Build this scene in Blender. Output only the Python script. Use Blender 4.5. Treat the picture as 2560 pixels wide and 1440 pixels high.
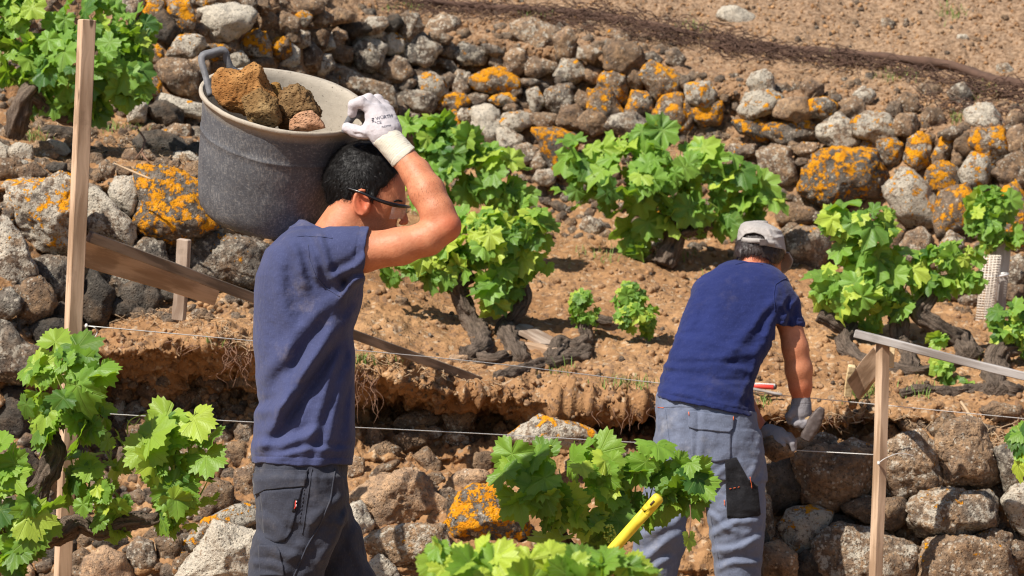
import bpy, math, random
import numpy as np
from math import radians, sin, cos, pi
from mathutils import Vector
from mathutils.bvhtree import BVHTree

# ---------------------------------------------------------------- camera, sky, sun, exposure
for o in list(bpy.data.objects): bpy.data.objects.remove(o)
scene = bpy.context.scene
F = 6300.0            # focal length in photo pixels (2560 wide)
PITCH = radians(4.0)
CAMZ = 1.855
cam_d = bpy.data.cameras.new('camera'); cam = bpy.data.objects.new('camera', cam_d)
scene.collection.objects.link(cam); scene.camera = cam
cam_d.sensor_width = 36.0; cam_d.lens = F/2560*36
cam.location = (0, 0, CAMZ); cam.rotation_euler = (pi/2-PITCH, 0, 0)
cam_d.clip_start = 0.1; cam_d.clip_end = 500
cam_d.dof.use_dof = True; cam_d.dof.focus_distance = 7.3; cam_d.dof.aperture_fstop = 6.8
cam_d.dof.aperture_blades = 7
SUN = Vector((-0.62, -0.54, 1.0)).normalized()
sl = bpy.data.lights.new('sun', 'SUN'); sl.energy = 4.8; sl.angle = radians(0.5); sl.color = (1.0, 0.94, 0.85)
so = bpy.data.objects.new('sun', sl); scene.collection.objects.link(so)
so.rotation_euler = SUN.to_track_quat('Z', 'Y').to_euler(); so.location = (-4, -4, 8)
w = bpy.data.worlds.new('World'); scene.world = w; w.use_nodes = True
nt = w.node_tree; sk = nt.nodes.new('ShaderNodeTexSky'); sk.sky_type = 'NISHITA'; sk.sun_disc = False
sk.sun_elevation = math.asin(SUN.z); sk.sun_rotation = math.atan2(SUN.x, SUN.y)
bg = nt.nodes['Background']; bg.inputs['Strength'].default_value = 0.068
nt.links.new(sk.outputs[0], bg.inputs['Color'])
scene.view_settings.view_transform = 'Standard'; scene.view_settings.look = 'None'
scene.cycles.filter_width = 1.15
scene.view_settings.exposure = 0.58; scene.view_settings.gamma = 1.0

# ---------------------------------------------------------------- helpers
RIGHT = np.array((1., 0, 0)); UP = np.array((0, sin(PITCH), cos(PITCH))); FWD = np.array((0, cos(PITCH), -sin(PITCH)))
CAM = np.array((0, 0, CAMZ))
def P(u, v, d):
    u = np.asarray(u, float); v = np.asarray(v, float); d = np.asarray(d, float)
    return CAM + ((u-1280)/F*d)[..., None]*RIGHT + ((720-v)/F*d)[..., None]*UP + d[..., None]*FWD

def _hash(i, j, k, s):
    h = (i*374761393 + j*668265263 + k*2147483647 + s*1274126177) & 0xffffffff
    h = ((h ^ (h >> 13))*1274126177) & 0xffffffff
    return (h ^ (h >> 16)) & 0xffffffff
_G = np.random.RandomState(3).normal(size=(256, 3)); _G /= np.linalg.norm(_G, axis=1)[:, None]
def perlin(p, seed=0):
    p = np.asarray(p, float); i = np.floor(p).astype(np.int64); f = p-i; t = f*f*f*(f*(f*6-15)+10)
    r = 0
    for a in (0, 1):
        for b in (0, 1):
            for c in (0, 1):
                g = _G[_hash(i[..., 0]+a, i[..., 1]+b, i[..., 2]+c, seed) & 255]
                d = g[..., 0]*(f[..., 0]-a)+g[..., 1]*(f[..., 1]-b)+g[..., 2]*(f[..., 2]-c)
                wt = (t[..., 0] if a else 1-t[..., 0])*(t[..., 1] if b else 1-t[..., 1])*(t[..., 2] if c else 1-t[..., 2])
                r = r+d*wt
    return r*1.6
def fbm(p, o=3, seed=0, ridge=False):
    r = 0; a = 1.; p = np.asarray(p, float)
    for k in range(o):
        n = perlin(p*2.03**k+k*7.3, seed+k)
        r = r+a*((0.5-abs(n)*1.6) if ridge else n); a *= .5
    return r

def mk(name, V, Fc, mat, parent=None, smooth=True, attrs=None, uv=None, origin=None, vcol=None):
    """one mesh object; V world coordinates, Fc array of equal-sized faces or list of such arrays"""
    V = np.asarray(V, float)
    if parent is not None: org = np.array(parent['_o'])
    elif origin is not None: org = np.asarray(origin, float)
    else: org = np.array((V[:, 0].mean(), V[:, 1].mean(), V[:, 2].min()))
    me = bpy.data.meshes.new(name)
    fl = Fc if isinstance(Fc, list) else [Fc]
    fl = [np.asarray(f, np.int32) for f in fl if len(f)]
    L = np.concatenate([f.ravel() for f in fl]); n = sum(len(f) for f in fl)
    tot = np.concatenate([np.full(len(f), f.shape[1], np.int32) for f in fl])
    st = np.concatenate([[0], np.cumsum(tot)[:-1]]).astype(np.int32)
    me.vertices.add(len(V)); me.vertices.foreach_set('co', (V-org).astype(np.float32).ravel())
    me.loops.add(len(L)); me.loops.foreach_set('vertex_index', L)
    me.polygons.add(n); me.polygons.foreach_set('loop_start', st); me.polygons.foreach_set('loop_total', tot)
    me.polygons.foreach_set('use_smooth', np.full(n, smooth))
    me.update(calc_edges=True); me.validate()
    if attrs:
        for k, a in attrs.items():
            a = np.asarray(a, np.float32)
            if a.ndim == 1: at = me.attributes.new(k, 'FLOAT', 'POINT'); at.data.foreach_set('value', a)
            else: at = me.attributes.new(k, 'FLOAT_VECTOR', 'POINT'); at.data.foreach_set('vector', a.ravel())
    me.materials.append(mat)
    ob = bpy.data.objects.new(name, me); scene.collection.objects.link(ob)
    ob['_o'] = tuple(org)
    if parent is not None: ob.parent = parent
    else: ob.location = org
    return ob
def thing(name, label, cat, loc, group=None):
    o = bpy.data.objects.new(name, None); scene.collection.objects.link(o); o.location = loc; o['_o'] = tuple(map(float, loc))
    o.empty_display_size = .1; return tag(o, label, cat, group)
def tag(o, label=None, cat=None, group=None, kind=None):
    if label: o['label'] = label
    if cat: o['category'] = cat
    if group: o['group'] = group
    if kind: o['kind'] = kind
    return o

# ---------------------------------------------------------------- node helpers
class NT:
    def __init__(s, name):
        s.m = bpy.data.materials.new(name); s.m.use_nodes = True; s.t = s.m.node_tree
        s.b = s.t.nodes['Principled BSDF']; s.out = s.t.nodes['Material Output']
    def n(s, ty, **kw):
        x = s.t.nodes.new(ty)
        for k, v in kw.items():
            if k.startswith('_'): setattr(x, k[1:], v)
            else:
                key = {'i0': 0, 'i1': 1, 'i2': 2}.get(k, k)
                s.put(x.inputs[key], v)
        return x
    def put(s, inp, v):
        if isinstance(v, bpy.types.NodeSocket): s.t.links.new(v, inp)
        elif isinstance(v, bpy.types.Node): s.t.links.new(v.outputs[0], inp)
        else: inp.default_value = v
    def noise(s, vec, scale, detail=4, rough=.55, out='Fac'):
        x = s.n('ShaderNodeTexNoise', Vector=vec, Scale=scale, Detail=detail, Roughness=rough); return x.outputs[out]
    def ramp(s, fac, a, b):          # smooth threshold
        x = s.n('ShaderNodeMapRange', Value=fac); x.inputs['From Min'].default_value = 0; x.interpolation_type = 'SMOOTHSTEP'
        s.put(x.inputs['From Min'], a); s.put(x.inputs['From Max'], b); return x.outputs[0]
    def mix(s, f, a, b, bt='MIX'):
        x = s.t.nodes.new('ShaderNodeMix'); x.data_type = 'RGBA'; x.blend_type = bt
        s.put(x.inputs[0], f); s.put(x.inputs[6], a if not isinstance(a, tuple) else a+(1,)*(4-len(a)))
        s.put(x.inputs[7], b if not isinstance(b, tuple) else b+(1,)*(4-len(b))); return x.outputs[2]
    def math(s, op, a, b=0.0):
        x = s.t.nodes.new('ShaderNodeMath'); x.operation = op; s.put(x.inputs[0], a); s.put(x.inputs[1], b); return x.outputs[0]
    def bump(s, h, strength=.5, dist=.01, normal=None):
        x = s.n('ShaderNodeBump', Height=h, Strength=strength, Distance=dist)
        if normal is not None: s.put(x.inputs['Normal'], normal)
        return x.outputs[0]
    def attr(s, name, out='Fac'): return s.n('ShaderNodeAttribute', _attribute_name=name).outputs[out]
    def set(s, **kw):
        for k, v in kw.items():
            v2 = v+(1,) if isinstance(v, tuple) and len(v) == 3 and 'Radius' not in k else v
            s.put(s.b.inputs[k.replace('_', ' ')], v2)
        return s.m

def coords(t, shift=True):
    tc = t.n('ShaderNodeTexCoord').outputs['Object']
    if not shift: return tc
    oi = t.n('ShaderNodeObjectInfo').outputs['Random']
    x = t.n('ShaderNodeVectorMath', _operation='ADD', i0=tc)
    c = t.n('ShaderNodeCombineXYZ', X=t.math('MULTIPLY', oi, 37.), Y=t.math('MULTIPLY', oi, 91.), Z=t.math('MULTIPLY', oi, 53.))
    t.put(x.inputs[1], c); return x.outputs[0]

def mat_stone(name='stone_rock', pores=.5):
    t = NT(name); v = coords(t)
    oc = t.n('ShaderNodeObjectInfo').outputs['Color']; sep = t.n('ShaderNodeSeparateColor', Color=oc)
    al = t.n('ShaderNodeObjectInfo').outputs['Alpha']
    n1 = t.noise(v, 9, 8, .7); n2 = t.noise(v, 36, 6, .7); n3 = t.noise(v, 130, 4, .7)
    n1 = t.ramp(n1, .3, .7); grey = t.mix(n1, (.05, .045, .043), (.29, .245, .20)); tan = t.mix(n1, (.15, .07, .03), (.50, .30, .15))
    bf = t.math('ADD', sep.outputs[2], t.math('MULTIPLY', t.math('SUBTRACT', t.noise(v, 6, 6, .65), .5), 2.6))
    c = t.mix(t.ramp(bf, .1, .9), grey, tan)
    c = t.mix(t.ramp(n2, .35, .75), t.mix(.55, c, (.02, .018, .015)), c)
    c = t.mix(t.math('MULTIPLY', n3, .5), c, t.mix(.5, c, (.5, .45, .38)))
    # dusty earth on faces that look up
    nz = t.n('ShaderNodeSeparateXYZ', Vector=t.n('ShaderNodeNewGeometry').outputs['Normal']).outputs[2]
    du = t.math('MULTIPLY', t.ramp(nz, .35, .95), t.ramp(t.noise(v, 14, 5), .35, .7))
    c = t.mix(t.math('MULTIPLY', du, .4), c, (.42, .27, .16))
    # pale crust lichen
    wn = t.noise(v, 22, 9, .75); thr = t.math('SUBTRACT', .78, t.math('MULTIPLY', sep.outputs[1], .47))
    wm = t.ramp(wn, thr, t.math('ADD', thr, .05))
    vo = t.n('ShaderNodeTexVoronoi', Vector=v, Scale=55.0).outputs['Distance']
    wm2 = t.math('MULTIPLY', t.ramp(vo, .34, .26), t.ramp(t.noise(v, 14, 5), t.math('SUBTRACT', thr, .1), t.math('ADD', thr, .0)))
    wm = t.math('MAXIMUM', wm, wm2)
    wc = t.mix(n2, (.30, .27, .23), (.76, .68, .54))
    c = t.mix(t.math('MULTIPLY', wm, .85), c, wc)
    c = t.mix(t.math('MULTIPLY', t.ramp(t.noise(v, 75, 5, .7), .56, .64), .75), c, (.035, .03, .026))
    # orange lichen
    on = t.noise(v, 19, 9, .72); oz = t.math('ADD', on, t.math('MULTIPLY', nz, .05))
    tho = t.math('SUBTRACT', .77, t.math('MULTIPLY', sep.outputs[0], .37))
    om = t.ramp(oz, tho, t.math('ADD', tho, .035))
    occ = t.mix(t.noise(v, 22, 4), (.60, .19, .006), (.90, .42, .012))
    om = t.math('MULTIPLY', om, t.ramp(sep.outputs[0], .04, .1))
    occ = t.mix(t.math('MULTIPLY', t.ramp(t.noise(v, 60, 5, .7), .56, .62), .6), occ, (.40, .30, .16)); c = t.mix(om, c, occ)
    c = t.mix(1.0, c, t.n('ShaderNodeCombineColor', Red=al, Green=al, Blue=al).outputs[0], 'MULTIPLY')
    h = t.math('ADD', t.math('MULTIPLY', n2, 1.0), t.math('MULTIPLY', n3, .35))
    vp = t.n('ShaderNodeTexVoronoi', Vector=v, Scale=70.0).outputs['Distance']
    h = t.math('ADD', h, t.math('MULTIPLY', t.ramp(vp, 0., .35), pores*.7))
    h = t.math('ADD', h, t.math('MULTIPLY', om, .25))
    return t.set(Base_Color=c, Roughness=.92, Specular_IOR_Level=.2, Normal=t.bump(h, 1., .022))

def mat_soil(name='dry_earth', dark=1.0):
    t = NT(name); v = coords(t, False)
    n1 = t.noise(v, 1.6, 5, .6); n2 = t.noise(v, 17, 6, .68); n3 = t.noise(v, 95, 4, .7)
    c = t.mix(t.ramp(n1, .3, .7), (.285*dark, .150*dark, .068*dark), (.42*dark, .245*dark, .120*dark))
    c = t.mix(t.ramp(n2, .35, .65), t.mix(.42, c, (.10, .045, .02)), c)
    vo = t.n('ShaderNodeTexVoronoi', Vector=v, Scale=60.0, Randomness=1.0)
    pc = t.n('ShaderNodeSeparateColor', Color=vo.outputs['Color'])
    c = t.mix(t.math('MULTIPLY', t.ramp(pc.outputs[0], .92, .95), .5), c, (.5, .40, .28))
    c = t.mix(t.math('MULTIPLY', t.ramp(pc.outputs[1], .8, .88), .5), c, (.12, .08, .06))
    gr = t.attr('grey'); c = t.mix(t.math('MULTIPLY', gr, t.math('MULTIPLY', t.ramp(t.noise(v, 45, 6, .7), .5, .6), .0)), c, c)
    c = t.mix(gr, c, t.mix(t.ramp(t.noise(v, 40, 8, .75), .36, .62), (.085, .052, .032), (.36, .25, .165)))
    h = t.math('ADD', n2, t.math('MULTIPLY', n3, .5)); h = t.math('ADD', h, t.math('MULTIPLY', t.ramp(vo.outputs['Distance'], .5, .05), .4))
    return t.set(Base_Color=c, Roughness=.97, Specular_IOR_Level=.1, Normal=t.bump(h, .8, .010))

def mat_wood(name, light, dk, rough=.75):
    t = NT(name); g = t.attr('gc', 'Vector')
    m = t.n('ShaderNodeMapping', Vector=g, Scale=(1.6, 42., 42.))
    d = t.noise(g, 3., 3)
    m2 = t.n('ShaderNodeVectorMath', _operation='ADD', i0=m); t.put(m2.inputs[1], t.n('ShaderNodeCombineXYZ', Y=t.math('MULTIPLY', d, 3.)))
    n = t.noise(m2.outputs[0], 1.4, 6, .65)
    wv = t.n('ShaderNodeTexWave', Vector=m2, Scale=.5, Distortion=6., Detail=3.).outputs['Fac']
    c = t.mix(t.ramp(t.math('ADD', t.math('MULTIPLY', n, .75), t.math('MULTIPLY', wv, .25)), .32, .68), dk, light)
    st = t.noise(g, 9, 5, .7); c = t.mix(t.math('MULTIPLY', t.ramp(st, .55, .75), .45), c, tuple(x*.45 for x in dk))
    vo = t.n('ShaderNodeTexVoronoi', Vector=t.n('ShaderNodeMapping', Vector=g, Scale=(4., 14., 14.)), Scale=1.0).outputs['Distance']
    c = t.mix(t.ramp(vo, .13, .07), c, tuple(x*.35 for x in dk))
    return t.set(Base_Color=c, Roughness=rough, Specular_IOR_Level=.25, Normal=t.bump(n, .35, .003))

def mat_cloth(name, col, dust=(.4, .33, .27), damt=.25, weave=900., rough=.9):
    t = NT(name); v = coords(t, False)
    n1 = t.noise(v, 5, 5, .6); n2 = t.noise(v, 60, 4, .6)
    c = t.mix(t.ramp(n1, .3, .75), tuple(x*.82 for x in col), tuple(x*1.12 for x in col))
    c = t.mix(t.math('MULTIPLY', t.ramp(t.noise(v, 9, 7, .7), .52, .78), damt), c, dust)
    mp = t.n('ShaderNodeMapping', Vector=v, Scale=(1., 1., .35))
    fn = t.noise(mp, weave*.35, 2, .5)
    c = t.mix(t.math('MULTIPLY', t.ramp(fn, .5, .8), .2), c, tuple(min(1, x*2+.05) for x in col))
    h = t.math('ADD', t.math('MULTIPLY', fn, .25), n2); cr = t.noise(t.n('ShaderNodeMapping', Vector=v, Scale=(1, 1, 2.2)), 22, 5, .6)
    h = t.math('ADD', h, t.math('MULTIPLY', cr, 1.5))
    return t.set(Base_Color=c, Roughness=rough, Specular_IOR_Level=.15, Sheen_Weight=.1, Sheen_Roughness=.5, Normal=t.bump(h, .35, .005))

def mat_plain(name, col, rough=.6, var=.15, sc=40, bump=.3, spec=.4, bd=.002, metal=0.):
    t = NT(name); v = coords(t, False); n = t.noise(v, sc, 5, .65)
    c = t.mix(n, tuple(x*(1-var*1.5) for x in col), tuple(min(1, x*(1+var)) for x in col))
    return t.set(Base_Color=c, Roughness=rough, Specular_IOR_Level=spec, Metallic=metal, Normal=t.bump(n, bump, bd))

def mat_skin(name='sunlit_skin'):
    t = NT(name); v = coords(t, False)
    n1 = t.ramp(t.noise(v, 30, 6, .7), .3, .7); n2 = t.noise(v, 160, 3, .6)
    c = t.mix(n1, (.44, .185, .095), (.60, .285, .155))
    c = t.mix(t.attr('red'), c, (.55, .13, .06))
    c = t.mix(t.math('MULTIPLY', n2, .25), c, (.38, .13, .07))
    c = t.mix(t.math('MULTIPLY', t.attr('stubble'), t.ramp(t.noise(v, 700, 2), .3, .6)), c, (.10, .055, .04))
    hm = t.n('ShaderNodeMapping', Vector=v, Scale=(500., 500., 110.), Rotation=(0, .6, 0))
    c = t.mix(t.math('MULTIPLY', t.attr('hairy'), t.ramp(t.noise(hm, 1., 2), .55, .72)), c, (.16, .06, .03))
    return t.set(Base_Color=c, Roughness=.52, Specular_IOR_Level=.32, Subsurface_Weight=.06, Subsurface_Radius=(.012, .004, .002), Subsurface_Scale=1.0,
                 Normal=t.bump(n2, .5, .002))

def mat_leaf(name, lo, hi, young):
    t = NT(name); uv = t.attr('luv', 'Vector'); tone = t.attr('tone')
    s = t.n('ShaderNodeSeparateXYZ', Vector=uv); x, y = s.outputs[0], s.outputs[1]
    ang = t.math('ARCTAN2', x, y)
    r = t.math('SQRT', t.math('ADD', t.math('MULTIPLY', x, x), t.math('MULTIPLY', y, y)))
    k = .93
    a2 = t.math('SUBTRACT', t.math('MODULO', t.math('ADD', ang, k*6.5), k), k/2)
    dv = t.math('MULTIPLY', r, t.math('ABSOLUTE', t.math('SINE', a2)))
    ve = t.ramp(dv, .024, .006)
    # side veins
    sv = t.math('ABSOLUTE', t.math('SUBTRACT', t.math('FRACT', t.math('MULTIPLY', t.math('SUBTRACT', r, t.math('MULTIPLY', t.math('ABSOLUTE', a2), .9)), 6.)), .5))
    ve2 = t.math('MULTIPLY', t.ramp(sv, .09, .02), .45)
    ve = t.math('MAXIMUM', ve, ve2)
    v = coords(t, False); n = t.noise(v, 30, 4)
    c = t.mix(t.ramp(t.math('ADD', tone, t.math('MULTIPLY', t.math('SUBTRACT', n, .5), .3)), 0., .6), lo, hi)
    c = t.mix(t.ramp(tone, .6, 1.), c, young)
    c = t.mix(t.math('MULTIPLY', ve, .3), c, t.mix(.55, c, (.45, .55, .16)))
    br = t.math('MULTIPLY', t.ramp(t.noise(v, 55, 4, .7), .64, .74), .6); c = t.mix(br, c, (.25, .14, .04))
    b = t.b; t.set(Base_Color=c, Roughness=.48, Specular_IOR_Level=.4, Normal=t.bump(t.math('SUBTRACT', n, t.math('MULTIPLY', ve, .6)), .6, .005))
    tr = t.n('ShaderNodeBsdfTranslucent', Color=t.mix(.55, c, (.50, .80, .02)))
    mx = t.n('ShaderNodeMixShader', Fac=.36); t.t.links.new(b.outputs[0], mx.inputs[1]); t.t.links.new(tr.outputs[0], mx.inputs[2])
    t.t.links.new(mx.outputs[0], t.out.inputs[0]); return t.m

def mat_bark(name, a, b_):
    t = NT(name); g = t.attr('gc', 'Vector')
    m = t.n('ShaderNodeMapping', Vector=g, Scale=(7., 60., 60.)); n = t.noise(m, 1.5, 7, .75); n2 = t.noise(g, 90, 4)
    c = t.mix(t.ramp(n, .35, .65), a, b_); c = t.mix(t.math('MULTIPLY', n2, .4), c, (.33, .27, .22))
    return t.set(Base_Color=c, Roughness=.95, Specular_IOR_Level=.1, Normal=t.bump(t.math('ADD', n, t.math('MULTIPLY', n2, .4)), 1., .03))

M = dict(
    stone=mat_stone(), soil=mat_soil(), clod=mat_soil('earth_clods', 1.12),
    wood=mat_wood('fresh_pine', (.58, .41, .28), (.33, .215, .135)), wood2=mat_wood('weathered_plank', (.42, .33, .26), (.24, .17, .125)),
    woodpale=mat_wood('pale_cut_pine', (.72, .58, .36), (.58, .42, .22)), wooddark=mat_wood('stained_lath', (.34, .26, .195), (.16, .12, .09)), woodgrey=mat_wood('silvered_wood', (.40, .37, .35), (.22, .19, .17)),
    shirt1=mat_cloth('faded_navy_cotton', (.048, .057, .132), damt=.24), shirt2=mat_cloth('navy_cotton', (.014, .022, .100), damt=.07),
    trou1=mat_cloth('charcoal_twill', (.040, .043, .060), (.20, .18, .18), .3), trou2=mat_cloth('grey_blue_twill', (.135, .155, .22), (.36, .34, .34), .45),
    black=mat_cloth('black_knee_fabric', (.012, .012, .015), (.12, .12, .13), .3),
    skin=mat_skin(), glove=mat_cloth('pale_grey_knit', (.50, .46, .48), (.33, .26, .19), .45, 1500),
    glove2=mat_cloth('grey_knit', (.25, .235, .25), (.30, .24, .19), .45, 1500),
    cuff=mat_cloth('ribbed_cream_knit', (.66, .61, .50), (.45, .40, .30), .3, 1500),
    capm=mat_cloth('washed_canvas', (.36, .33, .31), (.30, .27, .24), .3),
    hair=mat_plain('black_hair', (.008, .007, .007), .5, .4, 300, .3, .25),
    hair2=mat_plain('greying_hair', (.035, .022, .02), .45, .7, 300, .5, .5),
    frame=mat_plain('black_plastic', (.010, .010, .012), .25, .1, 50, .05, .5),
    ink=mat_plain('dark_print', (.07, .07, .10), .7), wire=mat_plain('galvanised_wire', (.62, .60, .57), .5, .1, 60, .1, .5, metal=.0),
    steel=mat_plain('worn_steel', (.11, .085, .078), .6, .5, 60, .6, .4, metal=.25),
    redp=mat_plain('red_plastic', (.72, .07, .05), .4, .1), white=mat_plain('white_print', (.75, .73, .72), .6),
    yellow=mat_plain('yellow_plastic', (.74, .58, .04), .5, .3, 30, .3, .4), orange=mat_plain('orange_thread', (.75, .15, .05), .7),
    boot=mat_plain('brown_leather', (.08, .05, .035), .7), rubber=mat_plain('black_rubber', (.02, .02, .02), .8),
    leafA=mat_leaf('vine_leaf', (.038, .11, .018), (.18, .33, .035), (.44, .55, .06)),
    leafB=mat_leaf('vine_leaf_far', (.042, .125, .026), (.19, .35, .05), (.44, .55, .07)),
    bark=mat_bark('old_vine_bark', (.03, .018, .012), (.24, .175, .13)), green=mat_plain('green_shoot', (.30, .38, .08), .6),
    grass=mat_plain('grass_blade', (.17, .26, .05), .7, .4, 20), straw=mat_plain('dry_straw', (.47, .33, .20), .85, .4, 15),
    root=mat_plain('dry_root', (.22, .12, .075), .9, .45, 15), mesh=mat_plain('white_mesh_guard', (.72, .64, .55), .8, .1),
    grape=mat_plain('green_berries', (.42, .5, .06), .5), brush=mat_plain('dark_brushwood', (.115, .065, .045), .95, .5, 12),
)
# ---------------------------------------------------------------- terrain: one sheet of terraced earth
ST = {
 0:   [(1560,9.0),(1440,9.2),(1300,9.35),(1150,9.5),(1000,9.65),(900,9.75),(800,9.85),(700,9.9),(470,10.1),(420,10.5),(370,11.0),(315,11.6),(-150,12.1),(-220,12.6),(-420,14.5)],
 230: [(1600,8.9),(1440,9.2),(1250,9.6),(1050,9.9),(880,9.75),(865,9.95),(850,10.05),(820,10.15),(460,10.4),(430,10.6),(390,11.1),(330,11.8),(-120,12.3),(-200,12.8),(-420,14.6)],
 450: [(1600,8.9),(1440,9.1),(1200,9.7),(1000,10.0),(862,9.68),(838,9.9),(800,10.1),(770,10.25),(450,10.5),(420,10.7),(390,11.2),(340,11.9),(-60,12.4),(-150,12.9),(-400,14.8)],
 650: [(1600,8.9),(1440,9.1),(1180,9.75),(1000,10.0),(870,9.68),(835,9.9),(790,10.2),(740,10.4),(500,10.8),(450,11.1),(410,11.7),(360,12.3),(0,12.7),(-80,13.2),(-350,15)],
 900: [(1620,8.8),(1440,9.1),(1150,9.8),(1040,9.98),(930,9.72),(908,9.95),(850,10.3),(780,10.8),(700,11.3),(620,11.9),(540,12.6),(480,13.1),(40,13.5),(-20,14),(-300,16)],
 1150:[(1620,8.8),(1440,9.1),(1150,9.8),(1060,9.95),(985,9.78),(960,10),(900,10.4),(830,10.9),(750,11.5),(670,12.1),(590,12.8),(520,13.3),(90,13.7),(40,14.2),(-250,16.2)],
 1500:[(1620,8.8),(1440,9.1),(1130,9.85),(1060,10.0),(1015,9.75),(985,10),(930,10.3),(860,10.8),(780,11.4),(700,12),(630,12.6),(570,13.1),(130,13.6),(70,14.1),(-200,16)],
 1800:[(1600,9.0),(1440,9.2),(1140,9.8),(1070,9.95),(1025,9.78),(1000,9.95),(940,10.3),(870,10.8),(800,11.3),(740,11.8),(680,12.4),(640,12.8),(210,13.4),(130,13.9),(-200,16)],
 2100:[(1600,9.2),(1440,9.45),(1150,9.6),(1085,9.78),(1040,9.8),(1010,9.95),(960,10.25),(900,10.6),(840,11.1),(780,11.6),(730,12.1),(690,12.5),(290,13.1),(190,13.7),(-180,15.8)],
 2560:[(1600,9.2),(1440,9.45),(1150,9.6),(1080,9.7),(1050,9.8),(1035,9.95),(1000,10.15),(950,10.5),(900,10.9),(860,11.3),(820,11.7),(790,12.0),(350,12.7),(250,13.3),(-150,15.5)]}
def build_terrain():
    keys = sorted(ST); K = 15
    yz = np.zeros((len(keys), K, 2)); dd = np.zeros((len(keys), K))
    for i, k in enumerate(keys):
        for j, (py, d) in enumerate(ST[k]):
            q = P(1280, py, d); yz[i, j] = q[1:]; dd[i, j] = d
    cols = np.concatenate([[-40000, -12000, -5000, -2500, -1400, -900, -600, -450], np.arange(-350, 2915, 5.0), [3000, 3200, 3600, 4300, 6000, 9000, 20000, 42000]])
    seg = [1, 1, 30, 60, 24, 22, 8, 16, 18, 50, 18, 18, 16, 34, 16, 55, 25]   # rows between control points
    out = []; g = []
    for c in cols:
        cc = min(max(c, 0), 2560); i = min(np.searchsorted(keys, cc, side='right')-1, len(keys)-2)
        t = (cc-keys[i])/(keys[i+1]-keys[i]); t = t*t*(3-2*t)*.6+t*.4
        A = yz[i]*(1-t)+yz[i+1]*t; D = dd[i]*(1-t)+dd[i+1]*t
        ctrl = [(-30., -.1, 8.), (6.5, -.1, 8.), (8.4, -.1, 8.6)] + [(A[j, 0], A[j, 1], D[j]) for j in range(K)]
        # one hidden step down-hill is flat; last row far up the hill
        ctrl = ctrl + [(60., A[-1, 1]+16., 60.)]
        ctrl = np.array(ctrl); ctrl[3, 1] = min(ctrl[3, 1], -.02)
        rows = [ctrl[:1]]
        sg = [1, 8] + seg[2:] if False else None
        for j in range(len(ctrl)-1):
            n = SEG[j]; tt = (np.arange(1, n+1)/n)[:, None]
            rows.append(ctrl[j]*(1-tt)+ctrl[j+1]*tt)
        R = np.concatenate(rows)
        out.append(np.stack([(c-1280)/F*np.maximum(R[:, 2], 1), R[:, 0], R[:, 1]], 1))
    return np.array(out), cols
SEG = [2, 6, 6, 30, 60, 34, 56, 14, 16, 18, 50, 18, 18, 16, 50, 24, 70, 12]
G, cols = build_terrain()
nc, nr = G.shape[:2]
cum = np.cumsum([0]+SEG)
# soften control-point creases, then displace
for _ in range(3): G[:, 1:-1] = G[:, 1:-1]*.5+(G[:, :-2]+G[:, 2:])*.25
def grid_normals(G):
    du = np.gradient(G, axis=0); dv = np.gradient(G, axis=1); n = np.cross(du, dv); n /= np.linalg.norm(n, axis=2)[..., None]+1e-9; return n
N = grid_normals(G)
p = G.reshape(-1, 3)
row = np.arange(nr)
face = np.interp(row, [cum[4], cum[5], cum[5]+6, cum[8]-4, cum[8]+6], [.1, .3, 1, 1, 0])[None, :]
lip = np.exp(-((row-cum[8])/10.)**2)[None, :]
big = fbm(p*np.array((2.2, 2.2, 3)), 4, 5).reshape(nc, nr)
med = fbm(p*9., 4, 11, True).reshape(nc, nr); fine = fbm(p*34., 3, 21).reshape(nc, nr); med2 = fbm(p*22., 3, 31, True).reshape(nc, nr)
disp = big*(.035+.05*face) + med*(.020+.045*face) + med2*(.009+.02*face) + fine*(.004+.006*face)
overh = fbm(np.stack([p[:, 0]*3.5, p[:, 2]*0, p[:, 1]*0], 1), 3, 77).reshape(nc, nr)
wallr = np.zeros(nr); wallr[cum[10]+2:cum[11]-2] = 1; wallr[cum[14]+2:cum[15]-4] = 1; wallr[cum[3]:cum[4]] = .6
wl = np.exp(-np.clip(np.minimum(abs(cols[:, None]-0)*0+(cols[:, None]-620)/120, 5), 0, 5))
WR = np.broadcast_to(wallr[None], (nc, nr)).copy(); WR[:, cum[10]:cum[11]] *= wl
G[..., 1] += WR*.10
holl = np.zeros(nr); holl[cum[5]:cum[7]] = np.sin(np.linspace(0, pi, cum[7]-cum[5]))
G[..., 1] += holl[None]*(.17+.22*overh)
back = np.zeros(nr); back[cum[4]-10:cum[5]] = .07; G[..., 1] += back[None]
G[..., 2] += lip*overh*.05
G[..., 1] -= lip*(.05+np.maximum(overh, -.2)*.10)
for _ in range(4): G[:, 1:-1] = G[:, 1:-1]*.5+(G[:, :-2]+G[:, 2:])*.25
N = grid_normals(G); p = G.reshape(-1, 3)
big, med, fine, med2 = [x.reshape(nc, nr) for x in (fbm(p*np.array((2.2, 2.2, 3)), 4, 5), fbm(p*8., 4, 11, True), fbm(p*36., 3, 21), fbm(p*20., 3, 31, True))]
disp = big*(.035+.03*face) + med*(.018+.028*face) + med2*(.009+.012*face) + fine*(.004+.006*face)
G = G+N*disp[..., None]
idx = np.arange(nc*nr).reshape(nc, nr)
Fq = np.stack([idx[:-1, :-1], idx[1:, :-1], idx[1:, 1:], idx[:-1, 1:]], -1).reshape(-1, 4)
TV = G.reshape(-1, 3)
grey = np.broadcast_to(np.interp(row, [cum[14], cum[16]+4, cum[17]], [0, .75, .9])[None, :], (nc, nr)).ravel()
terrain = tag(mk('soil_ground', TV, Fq, M['soil'], attrs={'grey': grey}, origin=(0, 0, 0)), 'brown terraced hillside earth with a dug out bank', None, None, 'structure')
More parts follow.
